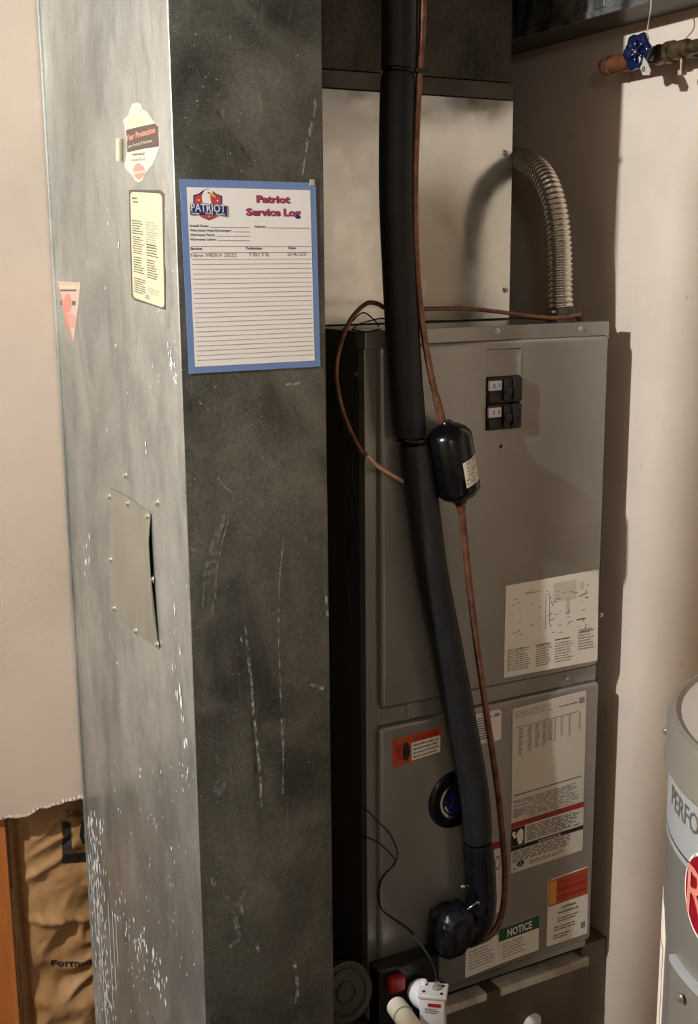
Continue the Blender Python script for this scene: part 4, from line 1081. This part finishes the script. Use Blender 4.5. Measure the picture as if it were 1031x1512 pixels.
# ------------------------------------------------------------------ condensate fittings at the bottom
def condensate():
    YB = 1.70
    t = thing('drain_pan_outlet', at(585, 1460, Y=1.76), 'black drain pan outlet with red plug at the cabinet base', 'drain')
    a = at(558, 1434, Y=1.75); b = at(650, 1500, Y=1.75)
    bm = bmesh.new(); box(bm, (a.x, 1.745, Z(-1.48)), (a.x+.135, 1.785, a.z+.0), .004); obj('outlet_block', bm, M['blackp'], t)
    c = at(583, 1449, Y=1.742); bm = bmesh.new(); box(bm, c+Vector((-.017, -.014, -.017)), c+Vector((.017, .004, .015)), .005, 3); 
    obj('plug', bm, M['red'], t, smooth='auto')['label'] = 'red square plug'
    bm = bmesh.new(); prism(bm, [at(x, y, Y=1.744) for x, y in [(556, 1434), (585, 1427), (600, 1432), (640, 1445), (660, 1452), (640, 1462), (600, 1440)]], (0, 1, 0), .02); obj('outlet_shroud', bm, M['blackp'], t)
    f = thing('float_switch', at(640, 1475, Y=1.63), 'white plastic float switch box with black wire on top', 'switch')
    base = at(640, 1462, Y=1.63); w_, d_, h_ = .023, .019, .062
    rot = Matrix.Rotation(math.radians(-38), 3, 'Z')
    ztop = base.z+.002
    cen = Vector((base.x, base.y, 0))
    bm = bmesh.new(); box(bm, (cen.x-w_, cen.y-d_, ztop-h_-.05), (cen.x+w_, cen.y+d_, ztop-.006), .004, 3, rot=rot, piv=cen); obj('switch_body', bm, M['white'], f, smooth='auto')
    bm = bmesh.new(); box(bm, (cen.x-w_-.003, cen.y-d_-.003, ztop-.008), (cen.x+w_+.003, cen.y+d_+.003, ztop), .0025, 3, rot=rot, piv=cen)
    cap = obj('switch_cap', bm, M['white'], f, smooth='auto')
    bm = bmesh.new(); q = cen+rot@Vector((.006, .003, 0)); lathe(bm, [(0, 0), (.008, 0), (.008, .005), (.005, .007), (.005, .013), (0, .013)], (q.x, q.y, ztop-.001), (0, 0, 1), 14); obj('wire_gland', bm, M['clear'], f, smooth='auto')
    for dx, dy in ((-.016, -.010), (-.014, .012), (.016, -.012), (.017, .012)):
        q = cen+rot@Vector((dx, dy, 0)); bm = bmesh.new(); lathe(bm, [(0, .0012), (.0028, .0010), (.003, 0)], (q.x, q.y, ztop), (0, 0, 1), 10); obj('cap_screw', bm, M['blackp'], cap)
    bm = bmesh.new(); q = cen+rot@Vector((-.019, .016, 0)); lathe(bm, [(0, 0), (.007, 0), (.007, .004), (.005, .007), (0, .008)], (q.x, q.y, ztop-.001), (0, 0, 1), 14); obj('reset_button', bm, M['white'], f, smooth='auto')
    # printed panel on the right front side
    pc = [cen+rot@Vector((w_+.0002, y_, 0))+Vector((0, 0, z_)) for y_, z_ in ((-.014, ztop-.016), (.014, ztop-.016), (.014, ztop-.04), (-.014, ztop-.04))]
    nn = rot@Vector((1, 0, 0)); P = Print(pc, nn, .0002)
    P.rect(0, 0, 1, .4, M['redp']); P.lines(0, .5, 1, .9, 3, M['ink'], .5); P.done(f)
    pc = [cen+rot@Vector((x_, -d_-.0002, 0))+Vector((0, 0, z_)) for x_, z_ in ((-.016, ztop-.016), (.016, ztop-.016), (.016, ztop-.04), (-.016, ztop-.04))]
    P = Print(pc, rot@Vector((0, -1, 0)), .0002); P.rect(.25, 0, 1, .3, M['redp']); P.lines(.1, .45, 1, .9, 3, M['ink'], .5); P.done(f)
    top = Vector((cen.x, cen.y, ztop)) + rot@Vector((.006, .003, .011))
    g = thing('float_switch_cable', top, 'thin black cable running from the gap down to the float switch', 'cable')
    for px in ([(530, 1232, 1.80), (546, 1238, 1.78), (560, 1245, 1.77), (578, 1262, 1.768), (584, 1275, 1.768), (566, 1292, 1.768), (558, 1315, 1.768), (562, 1340, 1.768), (580, 1355, 1.76), (605, 1372, 1.74), (625, 1398, 1.70), (640, 1425, 1.66)],
               [(528, 1188, 1.80), (544, 1198, 1.78), (555, 1210, 1.77), (575, 1230, 1.768), (587, 1258, 1.768), (582, 1275, 1.767), (566, 1296, 1.766), (560, 1315, 1.766), (564, 1342, 1.766), (582, 1358, 1.758), (606, 1376, 1.738), (626, 1402, 1.70), (640, 1426, 1.66)]):
        pts = [at(x, y, Y=Y) for x, y, Y in px]+[top]
        bm = bmesh.new(); tube(bm, spline(pts, 6), .0014 if px[0][1] > 1220 else .0013, 7); obj('wire', bm, M['wire'], g, smooth='auto')
    # PVC pieces
    e = thing('white_drain_elbow', at(612, 1466, Y=1.70), 'white plastic drain elbow behind the float switch', 'pipe')
    bm = bmesh.new(); A = at(618, 1462, Y=1.735); B = at(640, 1490, Y=1.655); lathe(bm, [(0, 0), (.021, 0), (.024, .003), (.024, .03), (.021, .034), (.021, (B-A).length), (0, (B-A).length)], A, B-A, 24); obj('elbow_body', bm, M['white'], e, smooth='auto')
    p = thing('pvc_drain_pipe', at(590, 1495, Y=1.6), 'cream drain pipe stub at the lower frame edge left of the float switch', 'pipe')
    A = at(584, 1484, Y=1.66); B = at(640, 1560, Y=1.50); Ln = (B-A).length
    bm = bmesh.new(); lathe(bm, [(.0, 0), (.014, 0), (.0185, .004), (.0185, .035), (.0175, .036), (.0175, Ln), (0, Ln)], A, B-A, 24); obj('pipe_body', bm, M['pvc'], p, smooth='auto')
    bm = bmesh.new(); lathe(bm, [(.0175, 0), (.0195, .0005), (.0195, .003), (.0175, .0035)], A+(B-A)*.22, B-A, 24); obj('pipe_joint', bm, M['clear'], p, smooth='auto')
    # round end of a pipe between duct and cabinet
    r_ = thing('round_duct_end', at(478, 1465, Y=1.62), 'dim grey round ribbed pipe end at the foot of the tall duct', 'duct')
    c = Vector((.935, 1.86, at(510, 1468, Y=1.8).z-.0)); R = .07
    return r_
r_ = condensate()
def round_end(t):
    c = at(482, 1462, Y=1.76); R = .062
    c = Vector((.918, 1.755, at(515, 1464, Y=1.755).z)); R = .056; n = Vector((.05, -1, .25)).normalized()
    bm = bmesh.new()
    lathe(bm, [(0, .0), (R*.3, .001), (R*.32, .005), (R*.36, .005), (R*.38, .001), (R*.7, .002), (R*.73, .006), (R*.78, .006), (R*.8, .002), (R*.95, .004), (R, .002), (R, -.012), (R*.96, -.02), (0, -.02)], c, n, 48)
    obj('end_disc', bm, M['flange'], t, smooth='auto')
    bm = bmesh.new(); tube(bm, [c-n*.018, c-n*.04], R*.85, 40); obj('pipe_shell', bm, M['flange'], t, smooth='auto')
round_end(r_)

def shadow_board():  # unseen board, added only to throw the slanted shadow on the right wall
    t = thing('shadow_casting_board', (-.4, 1.3, 0), 'unseen wooden board added left of the tall duct to cast the slanted wall shadow', 'board')
    L1 = Vector((-1.0, 1.22, CAMZ+.75)); k = .6/(WX+1.0)
    q0 = L1.lerp(at(938, 1500, X=WX), k); q1 = L1.lerp(at(1020, 600, X=WX), k); sl = (q1-q0)/(q1.z-q0.z)
    bm = bmesh.new(); p0 = q0-sl*q0.z; p1 = q0+sl*(Z(.62)-q0.z); p0.y -= .045; p1.y -= .045
    a = [bm.verts.new(p0+Vector((x, y, 0))) for x, y in ((-.019, -.045), (.019, -.045), (.019, .045), (-.019, .045))]
    b = [bm.verts.new(p1+Vector((x, y, 0))) for x, y in ((-.019, -.045), (.019, -.045), (.019, .045), (-.019, .045))]
    bm.faces.new(a); bm.faces.new(b[::-1])
    for k in range(4): bm.faces.new((a[k], a[(k+1) % 4], b[(k+1) % 4], b[k]))
    bmesh.ops.bevel(bm, geom=bm.edges[:], offset=.003, segments=2, affect='EDGES')
    obj('board', bm, M['wood'], t)
shadow_board()
bpy.context.view_layer.update()
